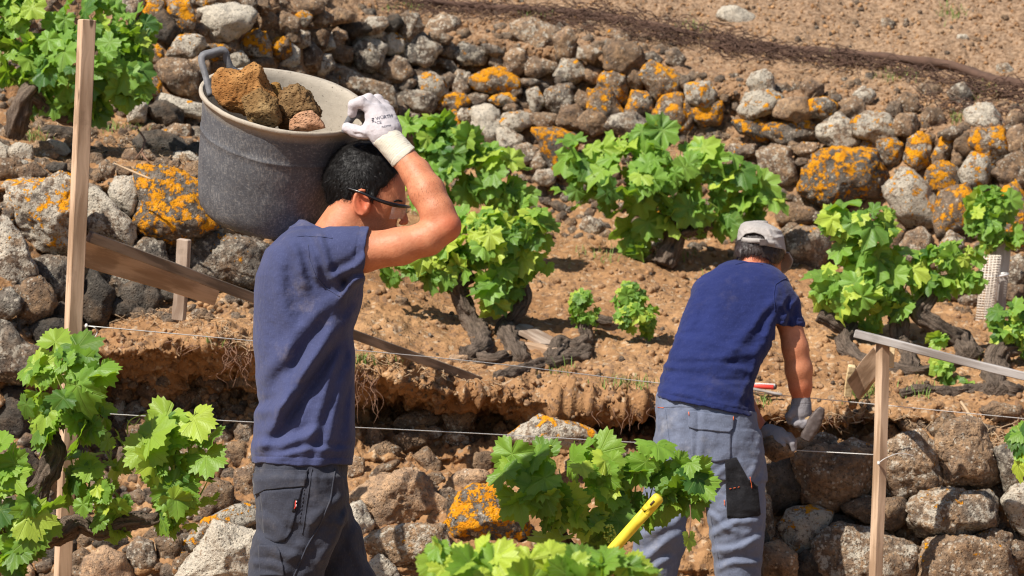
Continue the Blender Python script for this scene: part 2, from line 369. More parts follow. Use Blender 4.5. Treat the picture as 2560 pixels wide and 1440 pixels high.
BVH = BVHTree.FromPolygons([tuple(x) for x in TV], [tuple(x) for x in Fq.tolist()])
def hit(u, v):
    """where the sight line through a photo point meets the ground"""
    q = P(u, v, 1.0)-CAM; dr = Vector(q).normalized()
    loc, nrm, _, _ = BVH.ray_cast(Vector(CAM)+dr*5.5, dr)
    if loc is None: return None
    dep = float(np.dot(np.array(loc)-CAM, FWD))
    if nrm.dot(dr) > 0: nrm = -nrm
    return np.array(loc), np.array(nrm), dep

# ---------------------------------------------------------------- stones
import bmesh
ICO = {}
for lv in (1, 2, 3, 4, 5):
    b = bmesh.new(); bmesh.ops.create_icosphere(b, subdivisions=lv, radius=1.0)
    ICO[lv] = (np.array([v.co[:] for v in b.verts]), np.array([[v.index for v in f.verts] for f in b.faces])); b.free()
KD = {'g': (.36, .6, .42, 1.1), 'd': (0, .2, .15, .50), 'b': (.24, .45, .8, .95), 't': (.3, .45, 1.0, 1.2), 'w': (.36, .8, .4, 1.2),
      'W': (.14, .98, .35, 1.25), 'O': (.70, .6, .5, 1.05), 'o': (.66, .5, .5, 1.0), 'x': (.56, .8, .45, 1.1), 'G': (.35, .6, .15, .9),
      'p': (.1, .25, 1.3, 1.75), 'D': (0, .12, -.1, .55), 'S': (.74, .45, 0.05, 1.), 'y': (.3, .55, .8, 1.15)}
def outline(poly=None, wh=None, rot=0, rs=None, n=72):
    th = np.linspace(0, 2*pi, n, endpoint=False)
    if poly is not None:
        pl = np.array(poly, float); x, y = pl[:, 0], pl[:, 1]; x2, y2 = np.roll(x, -1), np.roll(y, -1)
        cr = x*y2-x2*y; A = cr.sum()/2; c = np.array((((x+x2)*cr).sum(), ((y+y2)*cr).sum()))/(6*A)
        R = np.zeros(n)
        for k in range(n):
            d = np.array((cos(th[k]), sin(th[k]))); best = 0
            for (a, b_) in zip(pl-c, np.roll(pl, -1, 0)-c):
                e = b_-a; den = d[0]*e[1]-d[1]*e[0]
                if abs(den) < 1e-9: continue
                t = (a[0]*e[1]-a[1]*e[0])/den; s = (a[0]*d[1]-a[1]*d[0])/den
                if t > 0 and -1e-6 <= s <= 1+1e-6: best = max(best, t)
            R[k] = best
        R = R*.8+(np.roll(R, 1)+np.roll(R, -1))*.1
        return c, R*1.1
    m = rs.randint(5, 8); an = (np.arange(m)+rs.uniform(-.28, .28, m)+rs.rand())*2*pi/m; ra = rs.uniform(1.02, 1.24, m)*(1+.08*(7-m)); cr_, sr_ = cos(radians(rot)), sin(radians(rot))
    px_, py_ = np.cos(an)*ra*wh[0]/2, np.sin(an)*ra*wh[1]/2; c0, R0 = outline(poly=[(x*cr_-y*sr_, x*sr_+y*cr_) for x, y in zip(px_, py_)]); return np.zeros(2), R0*1.03
    a, b_ = wh[0]/2, wh[1]/2; t = th-radians(rot); pw = rs.uniform(2.2, 3.2)
    R = 1/((abs(np.cos(t))/a)**pw+(abs(np.sin(t))/b_)**pw)**(1/pw)
    for k in range(rs.randint(3, 6)):      # random chops keep the outline angular
        ph = rs.uniform(0, 2*pi); h = (a*b_)**.5*rs.uniform(.82, 1.12); cd = np.cos(th-ph)
        R = np.where(cd > .15, np.minimum(R, h/np.maximum(cd, .15)), R)
    R = R*.8+(np.roll(R, 1)+np.roll(R, -1))*.1
    return np.zeros(2), R*1.2
def stone_mesh(c, R, d, seed, lv=4, thick=.8, rough=1.0):
    rs = np.random.RandomState(seed); n, f = ICO[lv]; n = n.copy()
    th = np.arctan2(n[:, 2]*-1, n[:, 0]) % (2*pi)      # v runs down
    kk = th/(2*pi)*len(R); k0 = kk.astype(int) % len(R); fr = kk-np.floor(kk); Rt = R[k0]*(1-fr)+R[(k0+1) % len(R)]*fr
    hz = np.sqrt(n[:, 0]**2+n[:, 2]**2); pw = 2.7
    sc = 1/((hz**pw+abs(n[:, 1])**pw)**(1/pw))
    r = sc.copy(); dirn = n
    for k in range(13):
        pn = rs.normal(size=3); pn[1] = -abs(pn[1])*1.1 if k < 8 else pn[1]; pn /= np.linalg.norm(pn)
        h = rs.uniform(.70, .94); h = h+(1.-h)*.9*(1-abs(pn[1])); dt = dirn@pn; lim = h/np.maximum(dt, .05)
        r = np.where(dt > .05, -np.log(np.exp(-r*42)+np.exp(-lim*42))/42, r)
    size = float(np.mean(R)); q = n*r[:, None]
    off = rs.uniform(-50, 50, 3)
    lay = rs.normal(size=3); lay /= np.linalg.norm(lay)
    nz = fbm(q*1.5+off, 3, 1)*.085 + fbm(q*4.+off, 3, 2, True)*.075*rough + fbm(q*11.+off, 2, 3)*.035*rough
    st = (q@lay)*7+fbm(q*2+off, 2, 5)*2; nz += (np.abs((st % 1)-.5)-.25)*.045*rough*rs.uniform(.3, 1)
    q = q*(1+nz)[:, None]
    T = size*thick
    return c[0]+q[:, 0]*Rt, c[1]-q[:, 2]*Rt, d*F*0+q[:, 1]*T, f
def add_stone(parent, u0, v0, s, spec, seed, d=None, name='stone', sink=.25, thick=.8, tone=None, rough=1.0):
    """spec: (polygon, kind) or (cx,cy,w,h,rot,kind) in zoomed-photo units; u0,v0,s map them to photo pixels"""
    rs = np.random.RandomState(seed)
    if isinstance(spec[0], list):
        c, R = outline(poly=[((x/s+u0), (y/s+v0)) for x, y in spec[0]]); kind = spec[1]
    else:
        c, R = outline(wh=(spec[2]/s, spec[3]/s), rot=spec[4], rs=rs); c = np.array((spec[0]/s+u0, spec[1]/s+v0)); kind = spec[5]
    size = R.mean()
    if d is None:
        h = hit(*c); d = h[2] if h is not None else 13.
        d = d-.07*(sink in (.22, .12, .1))-(size*thick*(1-sink*2)*.55)/F*d
    lv = 5 if size > 70 else 4 if size > 14 else 3
    u, v, wv, f = stone_mesh(c, R, d, seed, lv, thick, rough)
    V = P(u, v, d+wv*d/F)
    o = mk(name, V, f[:, ::-1] if False else f, M['stone'], parent, smooth=True)
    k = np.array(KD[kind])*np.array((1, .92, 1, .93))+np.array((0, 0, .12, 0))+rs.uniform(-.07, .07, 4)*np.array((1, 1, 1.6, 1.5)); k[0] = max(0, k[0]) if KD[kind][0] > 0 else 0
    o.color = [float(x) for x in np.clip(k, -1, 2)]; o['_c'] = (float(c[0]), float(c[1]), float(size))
    return o
def finish_wall(root, stones, limit=100, note=True):
    """beyond the hundred that show largest, the smallest stones become one part"""
    for o in stones:
        if o.color[0] > .55: o['label'] = 'stone blotched with orange lichen'
    if len(stones) > limit:
        st = sorted(stones, key=lambda o: -o['_c'][2]); rest = st[limit:]
        Vs, Fs, n = [], [], 0
        for o in rest:
            me = o.data; co = np.zeros(len(me.vertices)*3); me.vertices.foreach_get('co', co)
            fs = np.zeros(len(me.polygons)*3, np.int32); me.polygons.foreach_get('vertices', fs)
            Vs.append(co.reshape(-1, 3)+np.array(root['_o'])); Fs.append(fs.reshape(-1, 3)+n); n += len(Vs[-1])
            bpy.data.objects.remove(o)
        q = mk('small_stones', np.concatenate(Vs), np.concatenate(Fs), M['stone'], root); q.color = (.25, .45, .5, .9); q['kind'] = 'stuff'
def fillers(root, region, stones, seed, n, smin, smax, kinds='gbbtdgw', deeper=.0, name='chock_stones'):
    """small stones wedged into the joints between the big ones"""
    rs = np.random.RandomState(seed); Vs, Fs, k = [], [], 0; cs = [tuple(o['_c']) for o in stones]; C3 = np.array(cs); placed = []
    tries = 0
    while len(placed) < n and tries < n*14:
        tries += 1
        a = rs.randint(len(region)); x0, y0, x1, y1 = region[a]; u, v = rs.uniform(x0, x1), rs.uniform(y0, y1); r = rs.uniform(smin, smax)
        if len(C3) and np.any(np.hypot(C3[:, 0]-u, C3[:, 1]-v) < C3[:, 2]*.86+r*.35): continue
        if any((u-a_)**2+(v-b_)**2 < (r+c_)**2*.5 for a_, b_, c_ in placed): continue
        placed.append((u, v, r)); h = hit(u, v)
        if h is None: continue
        d = h[2]-.004+deeper; _, R = outline(wh=(2*r, 2*r*rs.uniform(.6, .95)), rot=rs.uniform(-40, 40), rs=rs)
        uu, vv, ww, f = stone_mesh((u, v), R, d, rs.randint(1e6), 3, .8)
        Vs.append(P(uu, vv, d+ww*d/F)); Fs.append(f+k); k += len(uu)
    q = mk(name, np.concatenate(Vs), np.concatenate(Fs), M['stone'], root); q.color = (.3, .4, .6, .85); q['kind'] = 'stuff'; return q

SA = [(120,200,170,120,-10,'g'),(260,190,140,110,-30,'D'),(400,210,170,180,0,'g'),([(520,270),(560,160),(660,110),(780,150),(810,190),(700,290),(590,320)],'y'),
(135,290,130,90,40,'w'),(60,420,190,260,20,'w'),(260,350,180,180,0,'x'),(470,400,260,230,0,'g'),(710,405,110,120,0,'x'),(885,440,230,155,0,'G'),
([(580,490),(640,465),(740,490),(790,560),(750,590),(690,570),(660,520)],'W'),(280,560,240,180,10,'g'),(480,590,160,90,0,'b'),(700,640,120,100,-20,'o'),
(1250,500,200,180,-10,'t'),([(1200,180),(1370,150),(1500,200),(1610,240),(1560,340),(1450,460),(1390,430),(1240,280)],'y'),(1640,350,160,190,0,'t'),
(1430,540,220,140,0,'y'),(1940,360,160,70,-10,'W'),(2080,290,160,85,20,'t'),(2100,460,290,230,0,'b'),(1830,430,170,100,0,'g'),
([(860,630),(1000,560),(1130,540),(1190,570),(1250,620),(1285,690),(1200,745),(1000,745),(920,700)],'O'),(570,690,260,170,20,'x'),(380,680,130,90,-20,'G'),
(810,670,140,190,10,'g'),(460,810,290,160,10,'g'),(740,820,240,130,0,'O'),(950,800,150,100,0,'O'),(1150,800,190,95,0,'O'),(1210,865,100,60,0,'b'),(1030,860,50,55,0,'O'),
([(1330,730),(1420,700),(1490,820),(1400,910),(1360,860)],'x'),(1590,790,230,190,0,'g'),(1690,570,210,150,10,'x'),(1620,640,110,80,0,'g'),(1850,600,140,120,0,'t'),
(2030,690,230,230,30,'O'),(2190,620,150,150,0,'b'),(1960,850,280,190,25,'o'),([(2180,730),(2340,740),(2360,900),(2270,930),(2120,890),(2160,800)],'o'),
(2410,650,260,250,20,'o'),(2490,900,210,290,0,'o'),(1790,830,120,190,-20,'b'),(1020,1000,230,280,-10,'W'),(1250,970,220,150,-10,'x'),(1470,960,210,120,0,'b'),
(1680,940,190,170,0,'b'),(1870,980,210,180,0,'t'),(2170,1010,330,160,10,'g'),(1200,1140,230,170,30,'w'),
([(1380,1040),(1600,1030),(1740,1100),(1720,1250),(1620,1400),(1560,1380),(1460,1250),(1440,1140)],'S'),(1430,1300,120,170,0,'g'),(1320,1230,180,150,0,'g'),
(400,950,140,90,0,'O'),(760,960,100,150,0,'O'),(850,930,150,120,0,'w'),(760,1130,180,170,0,'w'),([(0,640),(140,680),(270,740),(290,930),(200,960),(40,820)],'y'),
(1100,500,110,110,0,'b'),(1060,400,150,70,20,'b'),(1350,660,170,60,0,'b'),(1240,720,90,90,0,'g'),(640,300,150,80,10,'b'),(1480,1420,160,120,0,'w'),(330,900,90,90,0,'g'),
(1000,1180,120,120,0,'g'),(560,500,90,70,0,'g'),(1640,700,130,70,0,'g'),(1920,740,80,120,0,'b'),(2340,480,120,110,0,'t'),(2520,480,120,160,0,'y')]
SB = [(590,610,170,180,20,'w'),(570,750,270,170,-15,'x'),(150,680,190,180,20,'x'),(200,810,210,190,-30,'O'),(30,850,130,230,0,'o'),(170,545,50,40,0,'O'),(40,590,70,80,0,'w'),
(740,640,110,70,0,'t'),(950,640,130,120,0,'t'),(850,620,80,60,0,'b'),(820,790,220,150,0,'t'),(1020,780,190,130,10,'O'),(1240,790,190,150,0,'b'),(1330,690,130,100,0,'x'),
([(370,870),(540,850),(620,880),(635,1030),(560,1010),(440,960)],'S'),(810,950,340,140,-3,'o'),(1150,960,260,240,0,'w'),(1410,920,290,210,10,'x'),(1630,900,150,150,0,'t'),
(1650,740,150,110,20,'b'),(2020,680,150,130,0,'g'),(1130,710,80,50,0,'g'),(1370,1060,150,90,-5,'O'),(1510,1090,160,180,0,'O'),
([(1640,1010),(1720,960),(1800,980),(1810,1180),(1700,1220),(1620,1150)],'O'),([(1810,1130),(1880,990),(1960,990),(1980,1060),(1900,1190),(1830,1190)],'O'),
([(960,1160),(1040,1090),(1180,1080),(1380,1110),(1430,1180),(1460,1280),(1430,1430),(1050,1500),(880,1370),(910,1220)],'S'),(920,1080,150,100,0,'t'),(890,1170,110,60,0,'g'),
([(560,1100),(680,1050),(790,1060),(820,1200),(860,1310),(740,1340),(600,1250)],'y'),(2060,1040,130,140,0,'b'),(2010,1150,110,160,0,'b'),(2230,1050,240,250,20,'O'),(2150,1220,210,240,20,'x'),
(2400,1250,230,180,0,'b'),(2190,850,250,190,10,'w'),(2430,1030,160,220,0,'t'),(1820,850,140,120,0,'b'),(1960,960,140,80,0,'t'),(450,1090,180,110,0,'g'),(820,1070,90,90,0,'d'),
(1890,1300,230,230,0,'o'),(2420,880,120,120,0,'b'),(1550,790,110,90,0,'t')]
SH = [([(810,170),(900,70),(980,80),(1080,170),(1140,270),(1140,400),(1060,450),(940,410),(880,330),(810,240)],'x'),(1245,330,200,300,20,'o'),
([(890,560),(960,470),(1040,440),(1110,520),(1100,640),(950,660)],'y'),([(170,480),(260,430),(420,440),(450,600),(380,690),(220,700),(160,600)],'g'),(200,460,100,100,0,'O'),
([(110,300),(200,280),(330,310),(360,380),(240,430),(120,400)],'t'),(370,370,75,60,0,'W'),(1640,380,210,330,0,'o'),(1650,730,220,210,0,'g'),(1650,80,200,210,0,'b'),
(1640,860,170,130,0,'b'),(1220,830,230,120,0,'g'),(1350,905,130,70,0,'b'),(1120,640,110,90,0,'b'),(620,620,200,120,0,'b'),(860,500,120,160,0,'b'),(1230,560,140,150,0,'g'),(1240,720,150,130,0,'b')]
SC = [(30,60,190,190,0,'g'),([(90,190),(130,60),(170,0),(310,0),(330,60),(260,200),(220,270)],'O'),(330,250,190,240,-20,'d'),([(330,90),(380,0),(540,0),(585,120),(580,250),(500,300),(400,180)],'O'),
([(610,90),(700,50),(930,40),(1050,60),(1130,110),(1090,240),(900,350),(750,390),(710,290),(620,180)],'W'),(690,20,150,60,0,'o'),(1080,30,120,110,0,'g'),(1200,50,120,140,0,'b'),
(1220,190,180,170,0,'b'),(1380,220,210,180,0,'t'),(1590,60,250,130,0,'t'),(1560,160,130,120,0,'x'),
([(980,430),(1060,310),(1150,260),(1220,300),(1260,390),(1270,500),(1150,510),(1010,460)],'O'),([(350,480),(450,310),(560,310),(660,330),(690,400),(560,520),(400,520)],'x'),
(740,470,310,130,-5,'o'),(970,540,180,160,10,'x'),(1360,430,190,170,0,'o'),([(1330,600),(1380,470),(1450,390),(1520,450),(1520,560),(1470,610)],'W'),(1620,520,160,240,5,'b'),
(1780,400,100,90,0,'x'),(1710,570,180,170,20,'w'),(1550,350,130,120,0,'w'),(1690,350,180,150,0,'b'),(2000,260,260,110,0,'d'),(2120,500,270,230,30,'g'),(2200,300,130,90,0,'w'),
([(240,590),(330,530),(520,530),(610,640),(610,800),(540,850),(430,820),(300,720)],'b'),(630,650,190,260,0,'y'),([(80,830),(110,740),(200,640),(300,740),(290,860),(150,870)],'O'),
([(0,940),(70,870),(170,930),(150,1080),(0,1090)],'w'),(260,480,110,140,0,'O'),([(310,830),(480,880),(690,940),(690,1060),(560,1040),(380,1000),(250,900)],'w'),
(330,1010,300,170,10,'d'),(1200,560,180,80,0,'b'),(800,590,120,100,0,'t'),(1880,150,230,110,0,'t'),(1450,330,150,110,0,'b'),(1850,330,160,120,0,'t'),(1900,480,170,140,0,'b'),
(1720,170,180,110,0,'t'),(1010,180,100,60,0,'b'),(560,700,90,120,0,'d'),(900,420,120,90,0,'b'),(1490,640,160,90,0,'b'),([(1680,640),(1880,580),(2120,700),(2330,760),(2380,1000),(2200,900),(2000,840),(1750,720)],'y')]
SD = [(200,330,260,170,0,'w'),(90,480,220,210,0,'b'),([(440,440),(520,410),(640,420),(640,510),(540,530),(460,500)],'D'),(550,270,200,130,20,'W'),(690,260,150,170,0,'t'),(400,290,190,160,0,'t'),
(490,350,140,90,0,'t'),(300,520,210,160,0,'b'),(30,330,100,170,0,'w'),(220,420,90,60,0,'w'),(430,540,90,90,0,'t'),
([(80,640),(250,600),(450,600),(560,540),(720,550),(730,900),(710,1250),(500,1260),(330,1200),(180,1040),(110,860)],'x'),
([(860,620),(960,680),(1130,850),(1290,1010),(1290,1190),(1270,1220),(860,1090),(840,800)],'w'),
([(1340,560),(1400,490),(1600,460),(1770,530),(1850,600),(2010,640),(2040,900),(2100,1030),(1850,1110),(1500,1190),(1380,1110),(1310,1000),(1360,700)],'S'),
([(1060,680),(1130,560),(1300,560),(1340,640),(1300,900),(1240,930),(1110,830)],'w'),(1930,510,210,220,0,'t'),(1690,430,90,70,0,'t'),(1270,360,160,130,0,'t'),(1120,340,160,90,0,'t'),
(1030,500,150,200,0,'b'),(1200,500,130,100,0,'b'),(940,540,90,110,0,'b'),(1340,480,90,60,0,'t'),(1420,370,150,120,0,'b'),(800,330,130,130,0,'b'),
([(1300,240),(1380,130),(1560,110),(1750,180),(1850,300),(1760,370),(1450,360)],'D'),([(1560,100),(1700,40),(1840,50),(1850,150),(1770,190),(1640,160)],'y'),(1930,150,170,160,0,'G'),(1920,300,190,150,0,'d'),
(1810,370,230,120,0,'w'),(600,130,330,140,10,'d'),(60,130,150,120,0,'g')]
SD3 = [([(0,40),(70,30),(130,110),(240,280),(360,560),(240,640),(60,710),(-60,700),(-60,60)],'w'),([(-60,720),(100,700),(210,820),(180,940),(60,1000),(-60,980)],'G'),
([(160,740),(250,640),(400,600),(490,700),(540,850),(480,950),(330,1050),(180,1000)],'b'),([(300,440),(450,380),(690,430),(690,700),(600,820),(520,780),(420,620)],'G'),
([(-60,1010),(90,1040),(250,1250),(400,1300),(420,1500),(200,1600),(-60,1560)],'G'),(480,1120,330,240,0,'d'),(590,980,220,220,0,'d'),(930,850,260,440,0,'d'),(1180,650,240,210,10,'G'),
(1350,780,320,280,0,'d'),(1450,380,330,260,0,'G'),([(1880,250),(2100,180),(2400,230),(2600,300),(2600,720),(2200,620),(1900,560)],'G'),(1200,900,260,170,0,'d'),(1700,700,260,240,0,'d')]  # dark kinds put the shade at the boulder wall's base into stone colour
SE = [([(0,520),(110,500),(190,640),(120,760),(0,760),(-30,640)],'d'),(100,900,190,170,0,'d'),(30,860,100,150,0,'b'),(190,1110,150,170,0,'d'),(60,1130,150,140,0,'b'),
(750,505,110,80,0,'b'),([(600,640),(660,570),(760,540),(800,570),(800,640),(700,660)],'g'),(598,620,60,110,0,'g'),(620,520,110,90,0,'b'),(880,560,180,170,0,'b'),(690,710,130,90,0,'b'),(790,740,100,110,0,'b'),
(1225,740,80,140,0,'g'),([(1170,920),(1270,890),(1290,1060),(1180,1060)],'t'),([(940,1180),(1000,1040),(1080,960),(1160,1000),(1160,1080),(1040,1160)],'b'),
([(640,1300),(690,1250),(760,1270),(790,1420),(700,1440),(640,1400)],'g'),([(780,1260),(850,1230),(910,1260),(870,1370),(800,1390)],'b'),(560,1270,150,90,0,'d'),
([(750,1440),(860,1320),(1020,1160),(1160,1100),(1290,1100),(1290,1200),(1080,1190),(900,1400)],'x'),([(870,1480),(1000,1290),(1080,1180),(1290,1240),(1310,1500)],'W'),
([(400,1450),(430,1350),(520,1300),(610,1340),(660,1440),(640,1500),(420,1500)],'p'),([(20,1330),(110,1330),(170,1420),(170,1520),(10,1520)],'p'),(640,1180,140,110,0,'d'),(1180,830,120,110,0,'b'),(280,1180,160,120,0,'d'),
(920,700,140,120,0,'b'),(960,850,160,130,0,'b'),(300,1330,150,160,0,'d')]  # dark kinds here carry the lower left shade in the stone tone
SG = [([(40,720),(180,640),(240,720),(285,900),(250,940),(120,1025),(50,1010)],'D'),([(240,650),(420,570),(740,610),(730,720),(660,900),(470,1005),(330,940),(280,880)],'b'),
(330,565,210,90,0,'t'),(440,540,130,80,10,'g'),([(520,560),(620,520),(740,570),(760,620),(520,600)],'g'),
([(830,700),(850,560),(950,510),(1060,485),(1140,560),(1200,700),(1230,820),(1040,880),(870,915),(830,850)],'y'),([(1170,590),(1240,440),(1380,390),(1480,430),(1560,640),(1590,780),(1500,840),(1240,840),(1220,720)],'t'),
([(1570,600),(1680,560),(1790,640),(1790,860),(1640,880)],'G'),([(1010,960),(1080,890),(1230,860),(1380,880),(1520,870),(1570,950),(1560,1100),(1400,1160),(1290,1215),(1080,1170),(1020,1080)],'g'),
([(550,990),(660,930),(950,920),(1000,990),(960,1080),(870,1140),(700,1080)],'b'),(705,960,100,115,-20,'g'),([(130,1100),(200,1010),(330,980),(480,1010),(440,1150),(340,1300),(200,1290)],'x'),
(40,1060,90,240,0,'g'),([(1610,940),(1700,840),(1790,820),(1790,1180),(1680,1100)],'w'),([(380,1230),(520,1120),(740,1150),(1000,1240),(1070,1330),(1060,1439),(1000,1560),(400,1560),(330,1400)],'y'),
([(1070,1260),(1200,1190),(1500,1220),(1650,1260),(1700,1440),(1650,1600),(1080,1600),(1060,1350)],'y'),([(1400,1190),(1560,1120),(1680,1160),(1680,1240),(1560,1240)],'t'),
([(0,1240),(120,1210),(240,1290),(230,1440),(0,1460)],'t'),(320,1400,170,190,0,'d'),(40,680,70,80,0,'t'),(700,800,100,150,0,'b'),(1720,1300,130,180,0,'b'),(1540,1000,90,120,0,'b'),(540,1090,160,110,0,'d'),
([(-120,1100),(0,1060),(60,1200),(0,1300),(-120,1300)],'d')]

def wall(name, label, sets, seed, reg=None, nf=0, fs=(6, 16), sink=.25, thick=.8, d=None):
    us = [(u0+(np.mean([p[0] for p in sp[0]]) if isinstance(sp[0], list) else sp[0])/s) for u0, v0, s, L in sets for sp in L]
    vs = [(v0+(np.mean([p[1] for p in sp[0]]) if isinstance(sp[0], list) else sp[1])/s) for u0, v0, s, L in sets for sp in L]
    h = hit(np.mean(us), max(vs)-10); r = thing(name, label, 'stone wall', tuple(h[0])); st = []
    k = seed
    for u0, v0, s, L in sets:
        for sp in L: k += 1; st.append(add_stone(r, u0, v0, s, sp, k, sink=sink, thick=thick))
    if nf: fillers(r, reg, st, seed, nf, *fs)
    finish_wall(r, st); return r
wall('dry_stone_wall', 'long lichen spotted dry stone wall crossing the slope behind both men', [(900, 0, 3.2, SA), (1700, 0, 2.88, SB), (1900, 400, 2.571, SH)], 1000,
     [(940, 60, 1700, 480), (1700, 190, 2200, 640), (2200, 260, 2600, 780), (1300, 420, 1700, 600)], 420, (6, 17), sink=.22)
wall('dry_stone_wall', 'upper dry stone wall of pale and orange stones behind the raised tub', [(320, 0, 3.5556, SC)], 2000, [(330, -20, 1000, 330), (-20, 0, 400, 300)], 170, (7, 18), sink=.22)
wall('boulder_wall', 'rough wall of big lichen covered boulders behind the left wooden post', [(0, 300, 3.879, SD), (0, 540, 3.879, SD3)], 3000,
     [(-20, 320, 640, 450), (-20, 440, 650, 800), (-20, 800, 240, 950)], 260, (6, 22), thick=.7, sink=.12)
fillers(bpy.data.objects['boulder_wall'], [(650, 470, 850, 760), (820, 120, 1000, 520)], [], 77, 110, 14, 34, name='hidden_stones')
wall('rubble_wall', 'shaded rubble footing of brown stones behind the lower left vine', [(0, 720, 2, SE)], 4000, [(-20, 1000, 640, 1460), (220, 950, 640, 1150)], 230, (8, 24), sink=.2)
wall('new_stone_wall', 'half built wall of large rough stones beside the stooping man', [(1900, 900, 2.667, SG)], 5000, [(1880, 1150, 2580, 1460)], 90, (8, 20), sink=.1, thick=.85)

# loose stones: each a thing of its own
LOOSE = [(860,900,2.667,([(330,520),(400,480),(560,490),(540,560),(400,625)],'b'),'wedge shaped brown stone jutting from the dug bank below the wire'),
(860,900,2.667,([(470,650),(550,580),(640,680),(650,800),(560,770)],'t'),'smooth earthy cobble half buried in the bank above the big tan slab'),
(860,900,2.667,(745,530,150,75,10,'g'),'small flat grey stone lying on loose soil under the lower wire'),
(860,900,2.667,(600,485,90,80,0,'g'),'small grey stone under the wire, touching the brown wedge stone'),
(860,900,2.667,(200,520,110,120,0,'t'),'rounded soil stained stone beside hanging roots right of the navy shirt'),
(860,900,2.667,(80,720,100,140,0,'t'),'upright ochre stone touching the shirt hem of the man with the tub'),
(860,900,2.667,([(165,790),(220,710),(340,670),(370,690),(330,730),(250,780)],'b'),'narrow rough stone leaning on top of the big tan slab'),
(860,900,2.667,([(40,930),(200,800),(400,750),(520,790),(680,960),(680,1040),(500,1060),(440,1090),(220,1155),(150,1100),(110,990)],'p'),'largest tan slab, cracked, beside the charcoal trousers'),
(860,900,2.667,(90,1090,180,220,0,'w'),'pale lichen stone wedged under the left end of the big tan slab'),
(860,900,2.667,(850,795,220,120,0,'p'),'ochre block above the stone with the bright orange streak'),
(860,900,2.667,(610,800,120,90,0,'b'),'small brown stone behind the right end of the big tan slab'),
(860,900,2.667,([(630,880),(700,850),(770,900),(750,1050),(690,1010)],'g'),'grey chunk standing between the tan slab and the orange streaked stone'),
(860,900,2.667,([(690,1100),(790,900),(860,860),(1000,830),(1080,900),(1200,1080),(1200,1170),(960,1230),(730,1210)],'S'),'grey stone with a bright orange lichen streak left of the central low vine'),
(860,900,2.667,(930,680,130,120,0,'b'),'dark split stone in the soil just left of the central low vine'),
(860,900,2.667,([(120,1210),(300,1130),(460,1100),(650,1110),(740,1300),(600,1400),(330,1350)],'y'),'rough brown and cream boulder beneath the big tan slab'),
(860,900,2.667,([(170,1360),(240,1300),(350,1390),(360,1480),(170,1480)],'w'),'small white angular stone at the bottom edge beside the trouser leg'),
(860,900,2.667,([(1110,510),(1230,430),(1310,375),(1480,420),(1640,460),(1670,540),(1450,590),(1200,560)],'x'),'flat topped grey stone poking out of the bank behind the central low vine'),
(860,900,2.667,(1550,700,130,100,0,'w'),'white flecked stone seen through the leaves of the central low vine'),
(860,900,2.667,(1800,680,120,80,0,'t'),'small ochre stone in the bank left of the grey trousers'),
(860,900,2.667,(1190,1380,200,150,0,'y'),'cream stone low behind the blurred foreground leaves'),
(860,900,2.667,(500,410,260,120,-10,'b'),'long dark stone embedded in the shaded bank above the wedge stone'),
(860,900,2.667,(770,370,170,220,0,'b'),'flat shaded stone face set deep in the hollow of the bank'),
(860,900,2.667,(270,620,160,120,0,'b'),'shaded stone in the hollow right of the navy shirt'),
(860,900,2.667,(720,1010,60,120,0,'d'),'dark sliver of stone in the gap beside the orange streaked stone'),
(1700,0,2.88,([(270,120),(300,55),(420,50),(530,120),(520,200),(440,225),(360,200)],'W'),'large white and grey stone lying alone on the slope at the top'),
(1700,0,2.88,(1800,665,160,110,15,'b'),'brown rounded stone on the soil just above the far right of the long wall'),
(1700,0,2.88,(2340,510,130,80,10,'g'),'grey stone half sunk on the slope near the right edge'),
(1700,0,2.88,(2035,270,80,45,0,'W'),'small whitish pebble on the bare slope at upper right'),
(1700,0,2.88,(1500,180,90,80,0,'g'),'small grey stone on the bare slope right of the large white one'),
(1700,0,2.88,(1240,160,70,45,0,'b'),'small brown stone on the bare slope between two grey ones'),
(1900,400,2.571,(315,245,145,145,0,'b'),'round brown cobble resting against the grey stone with orange patches'),
(1900,900,2.667,([(920,400),(1010,350),(1090,370),(1160,480),(1060,500),(960,470)],'b'),'reddish brown stone on the soil behind the right wooden post'),
(1900,900,2.667,(1240,440,150,140,0,'b'),'dull brown stone behind the tall tan and dark stone of the new wall'),
(1900,900,2.667,([(1460,330),(1560,280),(1700,310),(1740,370),(1560,410)],'t'),'earthy lump of rock lying above the new wall near the right edge'),
(1900,900,2.667,([(1470,420),(1590,450),(1560,500),(1490,480)],'G'),'small dark grey chip of stone beside the twig on the new wall'),
(900,240,2.0,(210,1035,60,50,0,'t'),'small tan stone on bare soil behind the raised arm'),
(900,240,2.0,(490,1320,80,50,0,'p'),'pale ochre stone beside the lath under the two stemmed vine'),
(900,240,2.0,(1160,655,100,90,0,'g'),'grey stone on the soil left of the far vine with broad leaves'),
(900,240,2.0,(1465,750,110,70,0,'g'),'block of grey stone under the far vine with broad leaves'),
(900,240,2.0,(1540,570,180,70,-20,'o'),'flat stone with orange edge showing through the far broad leaved vine'),
(900,240,2.0,(1560,800,60,60,0,'b'),'brown stone beside the trunk of the far broad leaved vine')]
for k, (u0, v0, s, sp, lab) in enumerate(LOOSE):
    o = add_stone(None, u0, v0, s, sp, 6000+k, name='loose_stone', d=9.66 if lab.startswith('flat topped grey') else None, sink=.0 if v0 == 900 and u0 == 860 else .3, thick=.75, rough=1.2)
    tag(o, lab, 'stone', 'loose stones')
